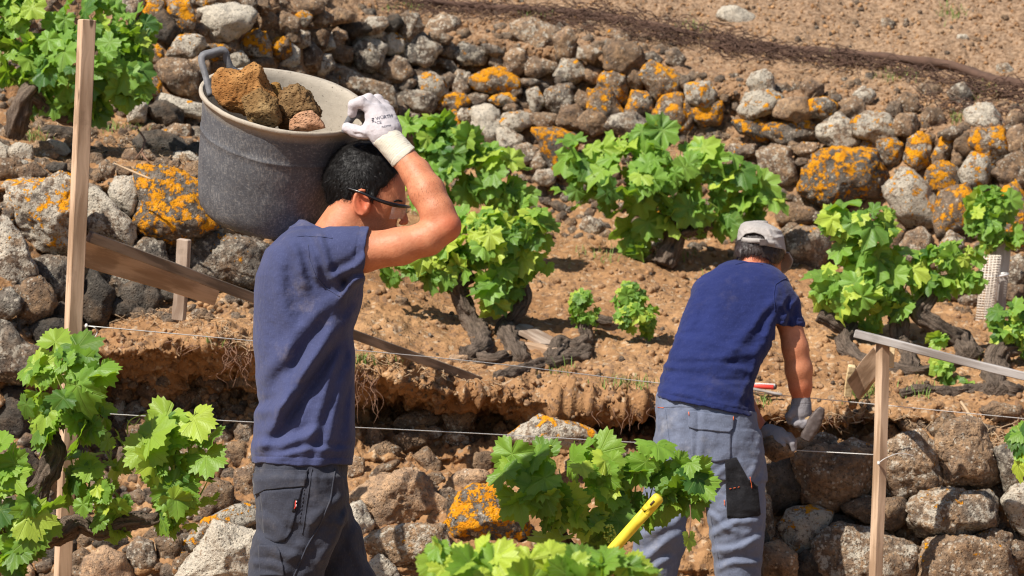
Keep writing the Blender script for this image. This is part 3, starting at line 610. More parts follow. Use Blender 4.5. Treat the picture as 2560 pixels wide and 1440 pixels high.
# ---------------------------------------------------------------- tubes and beams
def frames(pts):
    pts = np.asarray(pts, float); T = np.gradient(pts, axis=0); T /= np.linalg.norm(T, axis=1)[:, None]+1e-12
    a = np.array((0, 0, 1.)) if abs(T[0][2]) < .9 else np.array((0, 1., 0)); n = np.cross(T[0], a); n /= np.linalg.norm(n); Nn = [n]
    for i in range(1, len(pts)):
        n = n-T[i]*np.dot(n, T[i]); n /= np.linalg.norm(n)+1e-12; Nn.append(n)
    Nn = np.array(Nn); return T, Nn, np.cross(T, Nn)
def smooth_path(pts, rad, k=6):
    pts = np.asarray(pts, float); rad = np.asarray(rad, float); n = len(pts); out = []; ro = []
    for i in range(n-1):
        p0 = pts[max(i-1, 0)]; p1 = pts[i]; p2 = pts[i+1]; p3 = pts[min(i+2, n-1)]
        for j in range(k):
            t = j/k; out.append(.5*((2*p1)+(-p0+p2)*t+(2*p0-5*p1+4*p2-p3)*t*t+(-p0+3*p1-3*p2+p3)*t**3)); ro.append(rad[i]*(1-t)+rad[i+1]*t)
    out.append(pts[-1]); ro.append(rad[-1]); return np.array(out), np.array(ro)
def tube_geo(pts, rad, sides=8, k=6, gnarl=0., seed=0, cap=True):
    pts, rad = smooth_path(pts, np.broadcast_to(rad, (len(pts),)), k) if k > 1 else (np.asarray(pts, float), np.broadcast_to(rad, (len(pts),)).astype(float))
    T, A, B = frames(pts); th = np.linspace(0, 2*pi, sides, endpoint=False)
    L = np.concatenate([[0], np.cumsum(np.linalg.norm(np.diff(pts, axis=0), axis=1))])
    V = pts[:, None]+(A[:, None]*np.cos(th)[None, :, None]+B[:, None]*np.sin(th)[None, :, None])*rad[:, None, None]
    gc = np.stack(np.broadcast_arrays(L[:, None], np.cos(th)[None]*rad[:, None], np.sin(th)[None]*rad[:, None]), -1)
    if gnarl:
        q = np.stack(np.broadcast_arrays(L[:, None]/rad.mean()*.5, np.cos(th)[None]*1.3, np.sin(th)[None]*1.3), -1)+seed*3.7
        nz = fbm(q, 4, seed)*.5+fbm(q*np.array((.35, 3., 3.)), 2, seed+9, True)*.35+fbm(q*.35, 2, seed+4)*.5
        V = pts[:, None]+(V-pts[:, None])*(1+gnarl*nz)[..., None]
    n, m = len(pts), sides; V = V.reshape(-1, 3); gc = gc.reshape(-1, 3)
    i = np.arange(n-1)[:, None]*m; j = np.arange(m)[None]; j2 = (j+1) % m
    Fq = np.stack(np.broadcast_arrays(i+j, i+j2, i+m+j2, i+m+j), -1).reshape(-1, 4)
    if cap:
        V = np.concatenate([V, pts[:1], pts[-1:]]); gc = np.concatenate([gc, [[0, 0, 0]], [[L[-1], 0, 0]]]); a, b = n*m, n*m+1
        j = j[0]; j2 = j2[0]; z = (n-1)*m
        c1 = np.stack([np.full(m, a), j2, j, j], -1)[:, :3]; c2 = np.stack([np.full(m, b), z+j, z+j2], -1)
        return V, Fq, np.concatenate([c1, c2]), gc
    return V, Fq, np.zeros((0, 3), int), gc
def tubes(name, L, mat, parent=None, origin=None):
    """L: list of (pts, rad, sides, k, gnarl, seed)"""
    Vs, Q, Tr, Gs, n = [], [], [], [], 0
    for a in L:
        V, q, t, g = tube_geo(*a); Vs.append(V); Q.append(q+n); Tr.append(t+n); Gs.append(g); n += len(V)
    return mk(name, np.concatenate(Vs), [np.concatenate(Q), np.concatenate(Tr)], mat, parent, attrs={'gc': np.concatenate(Gs)}, origin=origin)
def beam(name, p0, p1, wd, ht, mat, parent=None, up=(0, 0, 1), ch=.0025, seed=0, twist=0.):
    p0 = np.array(p0, float); p1 = np.array(p1, float); L = np.linalg.norm(p1-p0); X = (p1-p0)/L
    u = np.array(up, float); u -= X*np.dot(u, X); u /= np.linalg.norm(u); S = np.cross(u, X)
    if twist: u, S = u*cos(twist)+S*sin(twist), S*cos(twist)-u*sin(twist)
    a, b = wd/2, ht/2; prof = [(-a+ch, -b), (a-ch, -b), (a, -b+ch), (a, b-ch), (a-ch, b), (-a+ch, b), (-a, b-ch), (-a, -b+ch)]
    ts = [0, ch/L]+list(np.linspace(.04, .96, 14))+[1-ch/L, 1]; rs = np.random.RandomState(seed+5); V = []; gc = []
    for t in ts:
        sh = 1-(ch/min(a, b) if t in (0, 1) else 0); w1, w2 = .0016*sin(t*5+seed), .0012*sin(t*7+seed*2)
        for x, y in prof:
            V.append(p0+X*L*t+S*(x*sh+w1)+u*(y*sh+w2)+rs.normal(size=3)*.0003); gc.append((L*t+seed*1.3, x+seed, y))
    V = np.array(V); n = len(ts); i = np.arange(n-1)[:, None]*8; j = np.arange(8)[None]; j2 = (j+1) % 8
    Fq = np.stack(np.broadcast_arrays(i+j, i+j2, i+8+j2, i+8+j), -1).reshape(-1, 4)
    e0 = np.array([[7-k for k in range(8)]]); e1 = np.array([[(n-1)*8+k for k in range(8)]])
    return mk(name, V, [Fq, e0, e1], mat, parent, smooth=False, attrs={'gc': np.array(gc)}, origin=(p0+p1)/2 if parent is None else None)

# ---------------------------------------------------------------- timber frames and strings
px = lambda u, v, d: P(float(u), float(v), float(d))
post = thing('wooden_post', 'tall square pine post with a plank nailed across it, on the left', 'post', tuple(px(152, 1560, 8.05)), 'formwork posts')
beam('shaft', px(216, 49, 7.95), px(152, 1560, 8.05), .046, .046, M['wood'], post, up=(0, -1, 0), twist=radians(28), seed=1)
pl = beam('cross_plank', px(201, 626, 8.07), px(543, 731, 8.80), .022, .092, M['wood'], post, up=(.30, 0, 1), seed=2)
beam('end_block', px(192, 590, 7.985), px(190, 660, 7.985), .018, .03, M['wood'], post, up=(0, -1, 0), seed=3)
ln = beam('lath', px(222, 592, 8.02), px(1198, 952, 10.1), .022, .036, M['wooddark'], None, up=(.35, 0, 1), seed=4)
tag(ln, 'long thin lath sloping down behind the man with the tub to the soil', 'lath')
stk = beam('wooden_stake', px(461, 598, 8.9), px(447, 800, 8.95), .045, .03, M['wood2'], None, up=(0, -1, 0), twist=radians(-15), seed=5)
tag(stk, 'short pale stake standing behind the sloping plank on the left', 'stake')
rp = thing('wooden_post', 'slim upright batten in front of the new stone wall at the right', 'post', tuple(px(2185, 1600, 8.95)), 'formwork posts')
beam('shaft', px(2208, 852, 9.1), px(2185, 1600, 9.08), .037, .037, M['wood'], rp, up=(0, -1, 0), twist=radians(30), seed=6)
beam('cleat', px(2229, 852, 9.15), px(2226, 919, 9.15), .026, .018, M['woodpale'], rp, up=(0, -1, 0), seed=7)
rb = thing('wooden_brace', 'slanting brace board with a pale stake behind the slim right batten', 'brace', tuple(px(2120, 985, 9.8)))
beam('board', px(2136, 972, 9.7), px(2204, 888, 9.2), .024, .085, M['wood'], rb, up=(-.5, 0, 1), seed=8)
beam('stake', px(2130, 914, 9.75), px(2118, 990, 9.8), .028, .024, M['woodpale'], rb, up=(0, -1, 0), seed=9)
rail = beam('wooden_rail', px(2136, 834, 9.1), px(2700, 976, 8.95), .03, .029, M['woodgrey'], None, up=(0, 0, 1), seed=10)
tag(rail, 'grey weathered rail lying on top of the slim right batten', 'rail')
wd = thing('board_offcuts', 'two wedge shaped board offcuts under the two stemmed vine', 'board', tuple(px(1340, 890, 10.6)))
beam('offcut', px(1296, 815, 10.95), px(1382, 865, 10.6), .11, .022, M['wood2'], wd, up=(.3, -.5, 1), seed=11)
beam('offcut', px(1312, 865, 10.62), px(1385, 880, 10.5), .05, .032, M['wood'], wd, up=(.1, -.2, 1), seed=12)
def string(pts, lab):
    tag(tubes('string_line', [(pts, .0017, 6, 4, 0, 0)], M['wire']), lab, 'string', 'mason strings')
string([px(222, 815, 7.9), px(640, 853, 8.15), px(1200, 905, 8.8), px(1640, 957, 9.3), px(2190, 1011, 9.35), px(2700, 1060, 9.6)], 'upper taut string running from the left post across the whole bank')
string([px(175, 1029, 7.98), px(640, 1056, 8.2), px(1200, 1084, 8.8), px(1640, 1109, 9.2), px(1915, 1122, 9.24), px(2192, 1137, 9.1)], 'lower taut string stretched from the left post to the slim right batten')
tag(tubes('wire_loop', [([px(216, 815, 7.9), px(235, 818, 7.89), px(243, 830, 7.9), px(237, 842, 7.9), px(222, 846, 7.9)], .0017, 6, 6, 0, 0),
    ([px(216, 812, 7.92), px(216, 816, 7.88)], .005, 8, 1, 0, 0)], M['wire']), 'curled end of wire and nail on the left post above the vine', 'wire')
tag(tubes('wire_loop', [([px(2196, 1158, 9.05), px(2215, 1145, 9.05), px(2250, 1133, 9.08), px(2285, 1140, 9.12)], .0016, 6, 6, 0, 0),
    ([px(2196, 1155, 9.06), px(2197, 1160, 9.04)], .005, 8, 1, 0, 0)], M['wire']), 'loose curl of string and nail head on the slim right batten', 'wire')

# red striped tube lying on the soil
rt = thing('marking_tube', 'red and white striped tube lying on the soil behind the stooping man', 'tube', tuple(px(1900, 975, 10.1)))
a, b = px(1800, 960, 10.15), px(1937, 967, 9.98)
tubes('tube_body', [([a, b], .012, 24, 1, 0, 0)], M['redp'], rt)
for k in range(5):
    an = -1.9+k*.32; off = np.array((0, -cos(an+1.2)*.0118, sin(an+2.2)*.0118)); tubes('white_stripe', [([a+off*1.01, b+off*1.01], .0011, 6, 1, 0, 0)], M['white'], rt)
tubes('end_cap', [([b, b+(b-a)/np.linalg.norm(b-a)*.004], .0105, 20, 1, 0, 0)], M['steel'], rt)
tag(tubes('shadow_strip', [([px(1880, 972, 10.0), px(1955, 987, 9.95)], .006, 8, 3, .3, 1)], M['woodgrey']), 'thin grey stick standing in for the shadow below the red striped tube', 'strip')  # the tube's shadow on the soil, laid in as a thin grey object

# yellow tool handle leaning against the low vine
yt = thing('shovel', 'shovel with a bright yellow plastic handle leaning by the central low vine', 'shovel', tuple(px(1290, 2010, 7.0)))
h0, h1 = px(1650, 1240, 6.9), px(1075, 1890, 7.1); hx = (h1-h0)/np.linalg.norm(h1-h0)
V, q, t_, g = tube_geo([h0, h0+hx*.004, h0+hx*.012, h0+hx*.06, h0+hx*.1, h1], [.009, .0145, .0165, .0165, .0155, .0155], 20, 3)
mk('handle', V, [q, t_], M['yellow'], yt)
for k in (.02,): tubes('slot', [([h0+hx*k+np.array((-.004, -.0155, .004)), h0+hx*(k+.016)+np.array((-.004, -.0155, .004))], .0028, 8, 1, 0, 0)], M['boot'], yt)
bl = []; 
for i in range(9):
    for j in range(9):
        x = (j-4)/4; y = i/8; bl.append(h1+hx*(.02+y*.3)+np.array((.9, .2, .4))*x*.11*(1-.55*y**3)+np.array((0, -1, 0))*(.03*(1-x*x)))
bl = np.array(bl); i = np.arange(81).reshape(9, 9); f = np.stack([i[:-1, :-1], i[1:, :-1], i[1:, 1:], i[:-1, 1:]], -1).reshape(-1, 4)
bo = mk('blade', bl, f, M['steel'], yt); md = bo.modifiers.new('s', 'SOLIDIFY'); md.thickness = .004

# ---------------------------------------------------------------- vines
def leaf_proto(nring, seed):
    rs = np.random.RandomState(seed); ph = np.linspace(-pi, pi, nring, endpoint=False)+pi/nring
    key = np.array([0, 26, 53, 84, 112, 146, 168, 180]); val = np.array([1., .70, .92, .66, .78, .62, .50, .10])
    val = val*(1+rs.uniform(-.07, .07, 8)); dg = np.degrees(abs(ph)); rb = np.interp(dg, key, val)
    k = np.ones(5); k = k/5 if nring > 50 else np.ones(1); rb = np.convolve(np.concatenate([rb[-2:], rb, rb[:2]]), k, 'same')[2:-2] if len(k) > 1 else rb
    rb *= 1+.08*np.where(np.arange(nring) % 2 == 0, 1, -1)*np.clip((160-dg)/20, 0, 1)
    rb *= 1+.05*np.sin(ph*3+rs.uniform(0, 6))
    rings = [.34, .68, 1.0]; V = [(0, 0, 0)]; cu = rs.uniform(-.1, .6); fo = rs.uniform(-.1, .5); ax = rs.uniform(-.2, .2)
    for a in rings:
        for k2 in range(nring):
            r = rb[k2]*a; x, y = r*sin(ph[k2]), r*cos(ph[k2])
            z = -cu*(x*x+y*y)*.8+fo*abs(x)*.45+(.06 if nring > 40 else .12)*a*sin(ph[k2]*6.75+seed)*rb[k2]+.05*sin(ph[k2]*3+seed*2)*a+ax*x*y; V.append((x, y, z))
    V = np.array(V); n = nring; T = [(0, 1+k2, 1+(k2+1) % n) for k2 in range(n) if k2 != n-1 or True]; Q = []
    for a in range(2):
        for k2 in range(n): s = 1+a*n; Q.append((s+k2, s+n+k2, s+n+(k2+1) % n, s+(k2+1) % n))
    return V, np.array(T)[:, [0, 2, 1]], np.array(Q)[:, ::-1][:, [0, 1, 2, 3]]
LP = {48: [leaf_proto(48, s) for s in range(7)], 32: [leaf_proto(32, s) for s in range(7)]}
def onground(u, v, d, r, s):
    h = hit(u, v)
    return min(d, h[2]-r*.45/s) if h is not None and 0 < u < 2560 and v < 1000 else d
class Leaves:
    def __init__(s, nring): s.n = nring; s.V = []; s.T = []; s.Q = []; s.uv = []; s.tone = []; s.k = 0
    def add(s, pos, nrm, tip, size, tone, rs):
        V, T, Q = LP[s.n][rs.randint(7)]; tip = tip-nrm*np.dot(tip, nrm); tip /= np.linalg.norm(tip)+1e-9; sd = np.cross(tip, nrm)
        sx = rs.uniform(.92, 1.1); zz = rs.uniform(.5, 1.7)
        W = pos+size*(V[:, :1]*sx*sd+V[:, 1:2]*tip+V[:, 2:]*zz*nrm); s.V.append(W); s.T.append(T+s.k); s.Q.append(Q+s.k)
        s.uv.append(V*np.array((1, 1, 0))); s.tone.append(np.full(len(V), tone)); s.k += len(V)
    def build(s, name, mat, parent):
        return mk(name, np.concatenate(s.V), [np.concatenate(s.T), np.concatenate(s.Q)], mat, parent, smooth=True, attrs={'luv': np.concatenate(s.uv), 'tone': np.concatenate(s.tone)})
SUNV = np.array(SUN)
def vine(label, d0, clumps, leaf, trunks, seed, nring=32, mat='leafA', dense=1.0, rw=.75, group='vines', young=.35, shoots=True, grapes=None, cat='vine'):
    """clumps: (u, v, ru, rv, size factor, depth shift); trunks: (list of (u,v,depth shift,r))"""
    rs = np.random.RandomState(seed); s = F/d0
    if trunks: b_ = trunks[0][0]; base = px(b_[0], b_[1], d0+b_[2])
    else: base = px(clumps[0][0], clumps[0][1]+clumps[0][3]*1.5, d0)
    r = thing('grapevine', label, cat, tuple(base), group); Lv = Leaves(nring); st = []
    for (u, v, ru, rv, sf, dz) in clumps:
        lf = leaf*sf; n = int(dense*5.2*(ru*rv)/(lf*lf*.25)*.9)+3; wr = (ru+rv)/2*rw
        for _ in range(n):
            q = rs.normal(size=3); q /= np.linalg.norm(q)
            if q[1] > .2 and rs.rand() < .6: q[1] *= -1            # fewer leaves on the hidden side
            rad = rs.uniform(.45, 1.0)**.6; uu, vv, ww = u+q[0]*ru*rad, v+q[2]*rv*rad, q[1]*wr*rad
            q = np.array((q[0], q[1]*-1 if False else q[1], q[2]))
            pos = P(uu, vv, d0+dz-ww/s*-1*1.0 if False else d0+dz+ww/s)
            out = RIGHT*q[0]+FWD*q[1]-UP*q[2]
            nr = out*.65+SUNV*.5+rs.normal(size=3)*.5-FWD*.25; nr /= np.linalg.norm(nr)
            tip = out*.6-UP*.75+rs.normal(size=3)*.55
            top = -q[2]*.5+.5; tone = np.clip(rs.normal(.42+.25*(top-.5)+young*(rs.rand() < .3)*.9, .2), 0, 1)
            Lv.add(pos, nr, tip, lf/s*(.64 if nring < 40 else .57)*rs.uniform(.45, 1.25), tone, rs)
        if shoots:
            for _ in range(max(2, int(ru*rv/lf/lf*2.2))):
                a0 = np.array((u+rs.uniform(-.25, .25)*ru, v+rv*.9, dz)); a1 = np.array((u+rs.uniform(-.85, .85)*ru, v-rv*rs.uniform(.2, .95), dz+rs.uniform(-.6, .6)*wr/s))
                am = (a0+a1)/2+rs.normal(size=3)*np.array((ru*.15, 0, 0)); st.append(([px(*(a0[:2]), d0+a0[2]), px(*(am[:2]), d0+am[2]), px(*(a1[:2]), d0+a1[2])], [.0035, .003, .0015], 6, 5, 0, 0))
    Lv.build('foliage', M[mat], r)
    for q_ in st: tubes('shoot', [q_], M['green'], r)

    if trunks:
        tubes('trunk', [([px(u, v, onground(u, v, d0+dz, rr, s)) for u, v, dz, rr in T], [q[3]/s*.98 for q in T], 40, 14, .8, seed+k) for k, T in enumerate(trunks)], M['bark'], r)
    if grapes:
        Vs, Fs, n = [], [], 0; iv, iff = ICO[2]
        for gu, gv, gr in grapes:
            for _ in range(60):
                q = rs.normal(size=3); q /= np.linalg.norm(q); c = px(gu+q[0]*gr*.6, gv+q[2]*gr, d0-.12+q[1]*gr/s*.6); Vs.append(iv*.0032+c); Fs.append(iff+n); n += len(iv)
        mk('young_grapes', np.concatenate(Vs), np.concatenate(Fs), M['grape'], r)
    return r
vine('big bushy vine at the top left behind the tall post', 10.9, [(70,60,110,80,1,0),(230,55,120,70,1,0),(50,150,80,60,1,-.05),(190,150,110,80,1,-.15),(320,120,75,65,1,0),(300,200,75,60,1,-.1),(150,235,90,55,1,0),(220,260,80,45,1,0),(345,60,40,50,1,.1),(20,30,60,60,1,0)],
     72, [[(42,335,-.05,24),(50,290,-.1,24),(75,235,-.1,20),(130,180,0,16)],[(75,240,-.1,16),(180,300,0,14),(260,270,0,10)]], 11, 32, 'leafB', 1.0)
vine('young vine with serrated leaves climbing by the left post in front', 7.7, [(165,905,85,55,1,0),(190,960,100,70,1,-.05),(110,980,55,75,.9,0),(170,1060,90,45,.9,0),(235,1050,40,45,.8,0)],
     112, [[(90,1260,0,24),(110,1190,0,24),(140,1130,.02,22),(122,1075,.02,19),(150,1010,0,14)]], 12, 48, dense=.85, young=.3)
vine('low vine at bottom left with a long crooked arm towards the trousers', 7.75, [(460,1075,75,55,1.1,0),(380,1130,60,55,1.1,-.05),(500,1140,75,70,1,0),(400,1210,75,65,1,-.05),(470,1240,60,50,1,0),(440,1290,45,40,.9,0),(290,1130,60,45,.8,.1),(230,1190,70,55,.8,0),(260,1250,65,50,.6,-.05),(270,1310,35,30,.7,0),(205,1160,40,50,.9,.05)],
     102, [[(105,1340,.05,26),(150,1330,0,28),(200,1300,0,25),(250,1325,0,24),(310,1305,0,20),(380,1300,0,15),(400,1285,0,10)],[(70,1330,.1,20),(105,1340,.05,22)]], 13, 48, dense=.9, young=.35)
vine('cluster of broad leaves cut off by the bottom left corner', 7.5, [(50,1270,75,60,1.1,0),(80,1330,50,60,1,0),(30,1340,60,60,1,.05),(25,1140,45,45,1,0),(15,1200,40,45,.9,0),(60,1400,50,40,1,0)], 108, [[(-60,1500,.1,24),(-30,1420,.1,22),(0,1340,.1,18),(20,1280,.05,12)]], 14, 48, dense=.8)
vine('central low vine with large serrated leaves in front of the new bank', 8.15, [(1320,1150,75,55,1.1,0),(1300,1220,65,60,1.05,-.05),(1410,1200,75,75,1.1,-.08),(1500,1160,80,60,1.1,0),(1500,1250,80,60,1,0),(1400,1300,75,50,1,-.05),(1490,1320,80,45,1,0),(1620,1150,55,45,.9,0),(1690,1190,65,55,.95,0),(1640,1250,60,50,.9,.05),(1580,1210,50,60,.9,.05),(1740,1230,35,35,.85,0)],
     108, [[(1480,1560,.1,30),(1470,1480,.1,28),(1450,1400,.1,24),(1400,1340,.05,16),(1370,1290,0,10)],[(1450,1400,.1,20),(1540,1330,.1,14),(1640,1270,.05,10)]], 15, 48, dense=.85, grapes=[(1525,1335,24)])
vine('blurred bright leaves of the nearest vine along the bottom edge', 4.9, [(1100,1430,80,40,.9,0),(1240,1400,75,40,.9,0),(1340,1395,80,40,.85,.1),(1180,1435,80,35,.9,-.05),(1440,1425,90,30,.9,0),(1530,1415,80,30,.9,0),(1610,1430,60,30,.8,.05),(1090,1360,12,28,.6,0),(1300,1450,180,40,1,0),(1500,1440,150,40,1,0)],
     150, [[(1330,2100,.1,45),(1340,1900,.1,42),(1310,1700,.1,36),(1320,1560,.1,28)]], 16, 48, dense=.62, young=.8)
vine('darker leafy vine directly behind the raised arm', 12.0, [(1060,330,70,50,1,0),(1140,370,90,65,1,0),(1110,450,110,80,1,0),(1220,430,85,65,1,0),(1260,490,65,50,1,0),(1080,310,50,30,1,0)], 72, [[(1120,640,0,20),(1125,580,0,18),(1120,520,0,14)]], 17, 32, 'leafB', 1.0, young=.2)
vine('two stemmed old vine with a bright lime green crown', 10.9, [(1300,560,85,50,1,-.05),(1240,590,90,70,1,-.1),(1150,590,90,70,1,0),(1080,640,90,50,1,0),(1000,665,60,32,.9,0),(1320,640,60,75,1,0),(1220,670,90,45,1,-.05),(1225,735,30,45,1,-.1),(1130,680,80,35,.9,0),(1270,720,40,40,.7,0)],
     70, [[(1165,895,.05,24),(1200,878,0,25),(1198,840,0,22),(1178,795,0,21),(1156,750,0,20),(1148,710,0,23),(1180,680,0,20)],[(1305,905,.05,22),(1282,868,0,25),(1262,820,0,19),(1290,785,0,16),(1312,750,0,14),(1300,700,0,15),(1280,670,0,10)],
     [(1150,895,0,10),(1190,898,-.05,15),(1230,903,-.05,17),(1262,893,-.05,15),(1290,875,0,13)],[(1240,945,0,13),(1300,930,0,16),(1360,915,0,17),(1420,900,0,13)],[(1120,706,0,12),(1150,708,0,20)]], 18, 32, 'leafB', 1.0, young=.75)
vine('small crooked vine stump with two little leafy sprouts', 10.8, [(1450,750,35,28,.5,0),(1462,785,36,26,.5,0),(1570,745,42,34,.62,0),(1590,790,55,32,.6,-.03),(1618,810,16,26,.6,0)], 66,
     [[(1380,905,0,20),(1400,865,0,19),(1440,872,0,19),(1465,850,0,18),(1465,815,0,13),(1490,798,0,12),(1530,806,0,9)],[(1462,850,0,10),(1452,820,0,9),(1452,790,0,7)],[(1400,900,.02,16),(1440,893,0,22),(1472,880,0,18)]], 19, 32, 'leafB', 1.25, young=.5, shoots=False)
vine('wide vine of broad pale leaves left of the cap, against the long wall', 12.4, [(1480,390,80,60,1,0),(1590,380,90,50,1,.05),(1560,450,110,60,1.05,-.1),(1660,440,100,70,1.05,-.1),(1770,410,100,60,1,0),(1840,460,85,55,1,0),(1900,500,55,45,1,0),(1620,540,110,40,1,0),(1760,520,110,45,1,0),(1450,470,50,45,1,0),(1600,600,30,30,.8,0),(1860,540,60,35,.9,0),(1620,330,60,25,.9,0)],
     80, [[(1660,665,0,28),(1680,620,0,25),(1690,570,0,20),(1660,520,0,14)],[(1690,590,0,16),(1780,560,0,12)]], 20, 32, 'leafB', .8, young=.12)
vine('tall leafy vine right of the stooping man, on a thick leaning trunk', 10.9, [(2110,545,60,50,1.05,0),(2170,560,75,55,1.05,-.05),(2190,630,75,55,1.05,0),(2120,620,40,45,1,0),(2080,710,65,50,1,0),(2150,740,90,55,1,-.05),(2240,700,80,50,.95,0),(2270,750,60,45,1,0),(2350,650,50,40,.8,0),(2400,640,50,45,.8,0),(2420,700,50,25,.8,0),(2350,700,50,30,.8,0),(2160,800,40,20,.8,0)],
     76, [[(2425,895,.1,30),(2400,858,.05,26),(2350,825,0,26),(2300,782,0,22),(2330,740,0,14),(2345,690,0,10)],[(2045,790,0,14),(2090,812,0,17),(2125,825,0,20),(2112,865,0,17),(2150,900,0,16),(2200,915,0,13),(2300,930,.05,14),(2400,905,.1,15)],[(2250,850,0,18),(2245,810,0,20),(2240,770,0,16)],[(2250,850,0,16),(2270,890,0,18),(2280,930,0,20)]], 21, 32, 'leafB', .9, young=.6)
vine('young vine growing up out of the white mesh guard at the right', 11.75, [(2455,490,38,35,.9,0),(2490,510,40,40,.9,0),(2470,560,50,45,.9,0),(2440,545,30,50,.9,0),(2480,600,40,25,.8,0),(2540,600,22,30,.8,0)], 66, None, 22, 32, 'leafB', .85, young=.5)
vine('half seen leafy vine on a pale trunk at the right edge', 10.7, [(2530,790,45,35,.8,0),(2545,830,50,35,.8,0),(2560,860,30,30,.8,0)], 66, [[(2490,985,0,26),(2488,930,0,26),(2500,880,0,24),(2545,870,0,16)],[(2480,970,-.05,22),(2530,985,-.05,20),(2600,975,0,22)]], 23, 32, 'leafB', 1.1, young=.6)
vine('low leafy shoot trailing under the grey rail', 10.4, [(2350,915,30,16,.85,0),(2380,945,30,22,.9,0),(2425,970,18,12,.7,0),(2355,850,18,14,.8,0)], 64, [[(2250,985,0,10),(2310,978,0,15),(2380,982,0,16),(2450,975,0,15),(2520,985,0,12)]], 24, 32, 'leafB', 1.0, shoots=False)
vine('few large leaves poking in from the right edge', 7.8, [(2560,1090,28,32,.9,0),(2555,1150,30,35,.9,0)], 104, [[(2760,1500,0,20),(2700,1300,0,18),(2620,1160,0,10)]], 25, 48, dense=.7)
# one wilted leaf hanging under the central vine
rs = np.random.RandomState(4); Lw = Leaves(48); wl = thing('wilted_leaf', 'single pale folded leaf hanging on a stalk in front of the grey trousers', 'leaf', tuple(px(1722, 1400, 7.6)))
Lw.add(px(1722, 1345, 7.6), np.array((.75, -.6, .2)), np.array((-.15, 0, -1.)), .042, .8, rs); Lw.build('blade', M['leafB'], wl)
tubes('stalk', [([px(1725, 1262, 7.62), px(1727, 1300, 7.6), px(1722, 1345, 7.6)], .0016, 6, 5, 0, 0)], M['root'], wl)
# tendrils at the left
tag(tubes('tendril', [([px(318, 1085, 7.7), px(322, 1055, 7.68), px(345, 1040, 7.66), px(375, 1034, 7.66)], [.0026, .002, .0016, .0012], 6, 6, 0, 0), ([px(318, 1050, 7.7), px(335, 1062, 7.68), px(350, 1045, 7.68)], .0015, 6, 5, 0, 0)], M['green']), 'curling green tendril in front of the lower string at the left', 'tendril')

# mesh guard and old post
mg = thing('tree_guard', 'white mesh sleeve tied to a grey stake, against the wall at the right', 'tree guard', tuple(px(2475, 795, 11.75)))
beam('stake', px(2502, 605, 11.8), px(2486, 800, 11.83), .085, .075, M['woodgrey'], mg, up=(0, -1, 0), seed=14)
cg = np.array([px(2480, 640, 11.66), px(2462, 800, 11.68)]); L = []
for k in range(26):
    t = k/25; c = cg[0]*(1-t)+cg[1]*t; L.append(([c+np.array((cos(x)*.042, sin(x)*.042, 0)) for x in np.linspace(0, 2*pi, 17)], .0022, 5, 1, 0, 0))
for k in range(16):
    x = k/16*2*pi; o_ = np.array((cos(x)*.042, sin(x)*.042, 0)); L.append(([cg[0]+o_, cg[1]+o_], .0022, 5, 1, 0, 0))
tubes('mesh_sleeve', L, M['mesh'], mg)
c = px(2488, 688, 11.72); tubes('tie_band', [([c+np.array((cos(x)*.058, sin(x)*.075, .006*cos(x))) for x in np.linspace(0, 2*pi, 25)], .006, 6, 1, 0, 0)], M['white'], mg)

# ---------------------------------------------------------------- ground litter
def scatter(name, boxes, n, rmin, rmax, mat, lv, seed, lab, colr=None, pw=2.5):
    rs = np.random.RandomState(seed); iv, iff = ICO[lv]; protos = []
    for k in range(8):
        q = iv*(1+fbm(iv*1.3+k*9, 2, k)*.35+fbm(iv*3+k*5, 1, k)*.12)[:, None]*rs.uniform(.7, 1.1, 3); protos.append(q)
    Vs, Fs, k = [], [], 0; wts = np.array([b[4] for b in boxes], float); wts /= wts.sum()
    for _ in range(n):
        x0, y0, x1, y1, _w = boxes[rs.choice(len(boxes), p=wts)]; h = hit(rs.uniform(x0, x1), rs.uniform(y0, y1))
        if h is None: continue
        r = (rmin+(rmax-rmin)*rs.rand()**pw)*h[2]/F; a = rs.uniform(0, 2*pi); R = np.array(((cos(a), -sin(a), 0), (sin(a), cos(a), 0), (0, 0, 1)))
        Vs.append(protos[rs.randint(8)]@R.T*r+h[0]+h[1]*r*.25); Fs.append(iff+k); k += len(iv)
    o = mk(name, np.concatenate(Vs), np.concatenate(Fs), mat, origin=(0, 0, 0), attrs={'grey': np.repeat(rs.uniform(0, .5, len(Vs)), len(iv))})
    tag(o, lab, 'ground litter', None, 'stuff'); return o
soilb = [(880,680,2560,1000,5),(230,740,650,900,1.5),(1400,560,2000,760,1.5),(900,880,2500,1120,3),(230,880,640,1060,1)]
scatter('earth_clods', soilb, 2300, 2, 12, M['clod'], 2, 71, 'crumbly clods of brown earth over the terrace and bank', pw=4.)
scatter('earth_clods', [(1000,-20,2600,300,5),(1700,200,2600,420,2),(900,0,1500,150,1)], 4200, 2, 7, M['clod'], 2, 72, 'small clods and grit over the bare slope above the wall')
g = scatter('gravel', [(1200,-20,2600,250,3),(880,680,2560,1000,2),(-20,310,640,460,3),(860,1040,1700,1440,2),(1880,1000,2600,1150,1)], 900, 2, 9, M['stone'], 2, 73, 'scattered small grey and pale stone chips on the ground'); g.color = (0, .35, .6, .85)
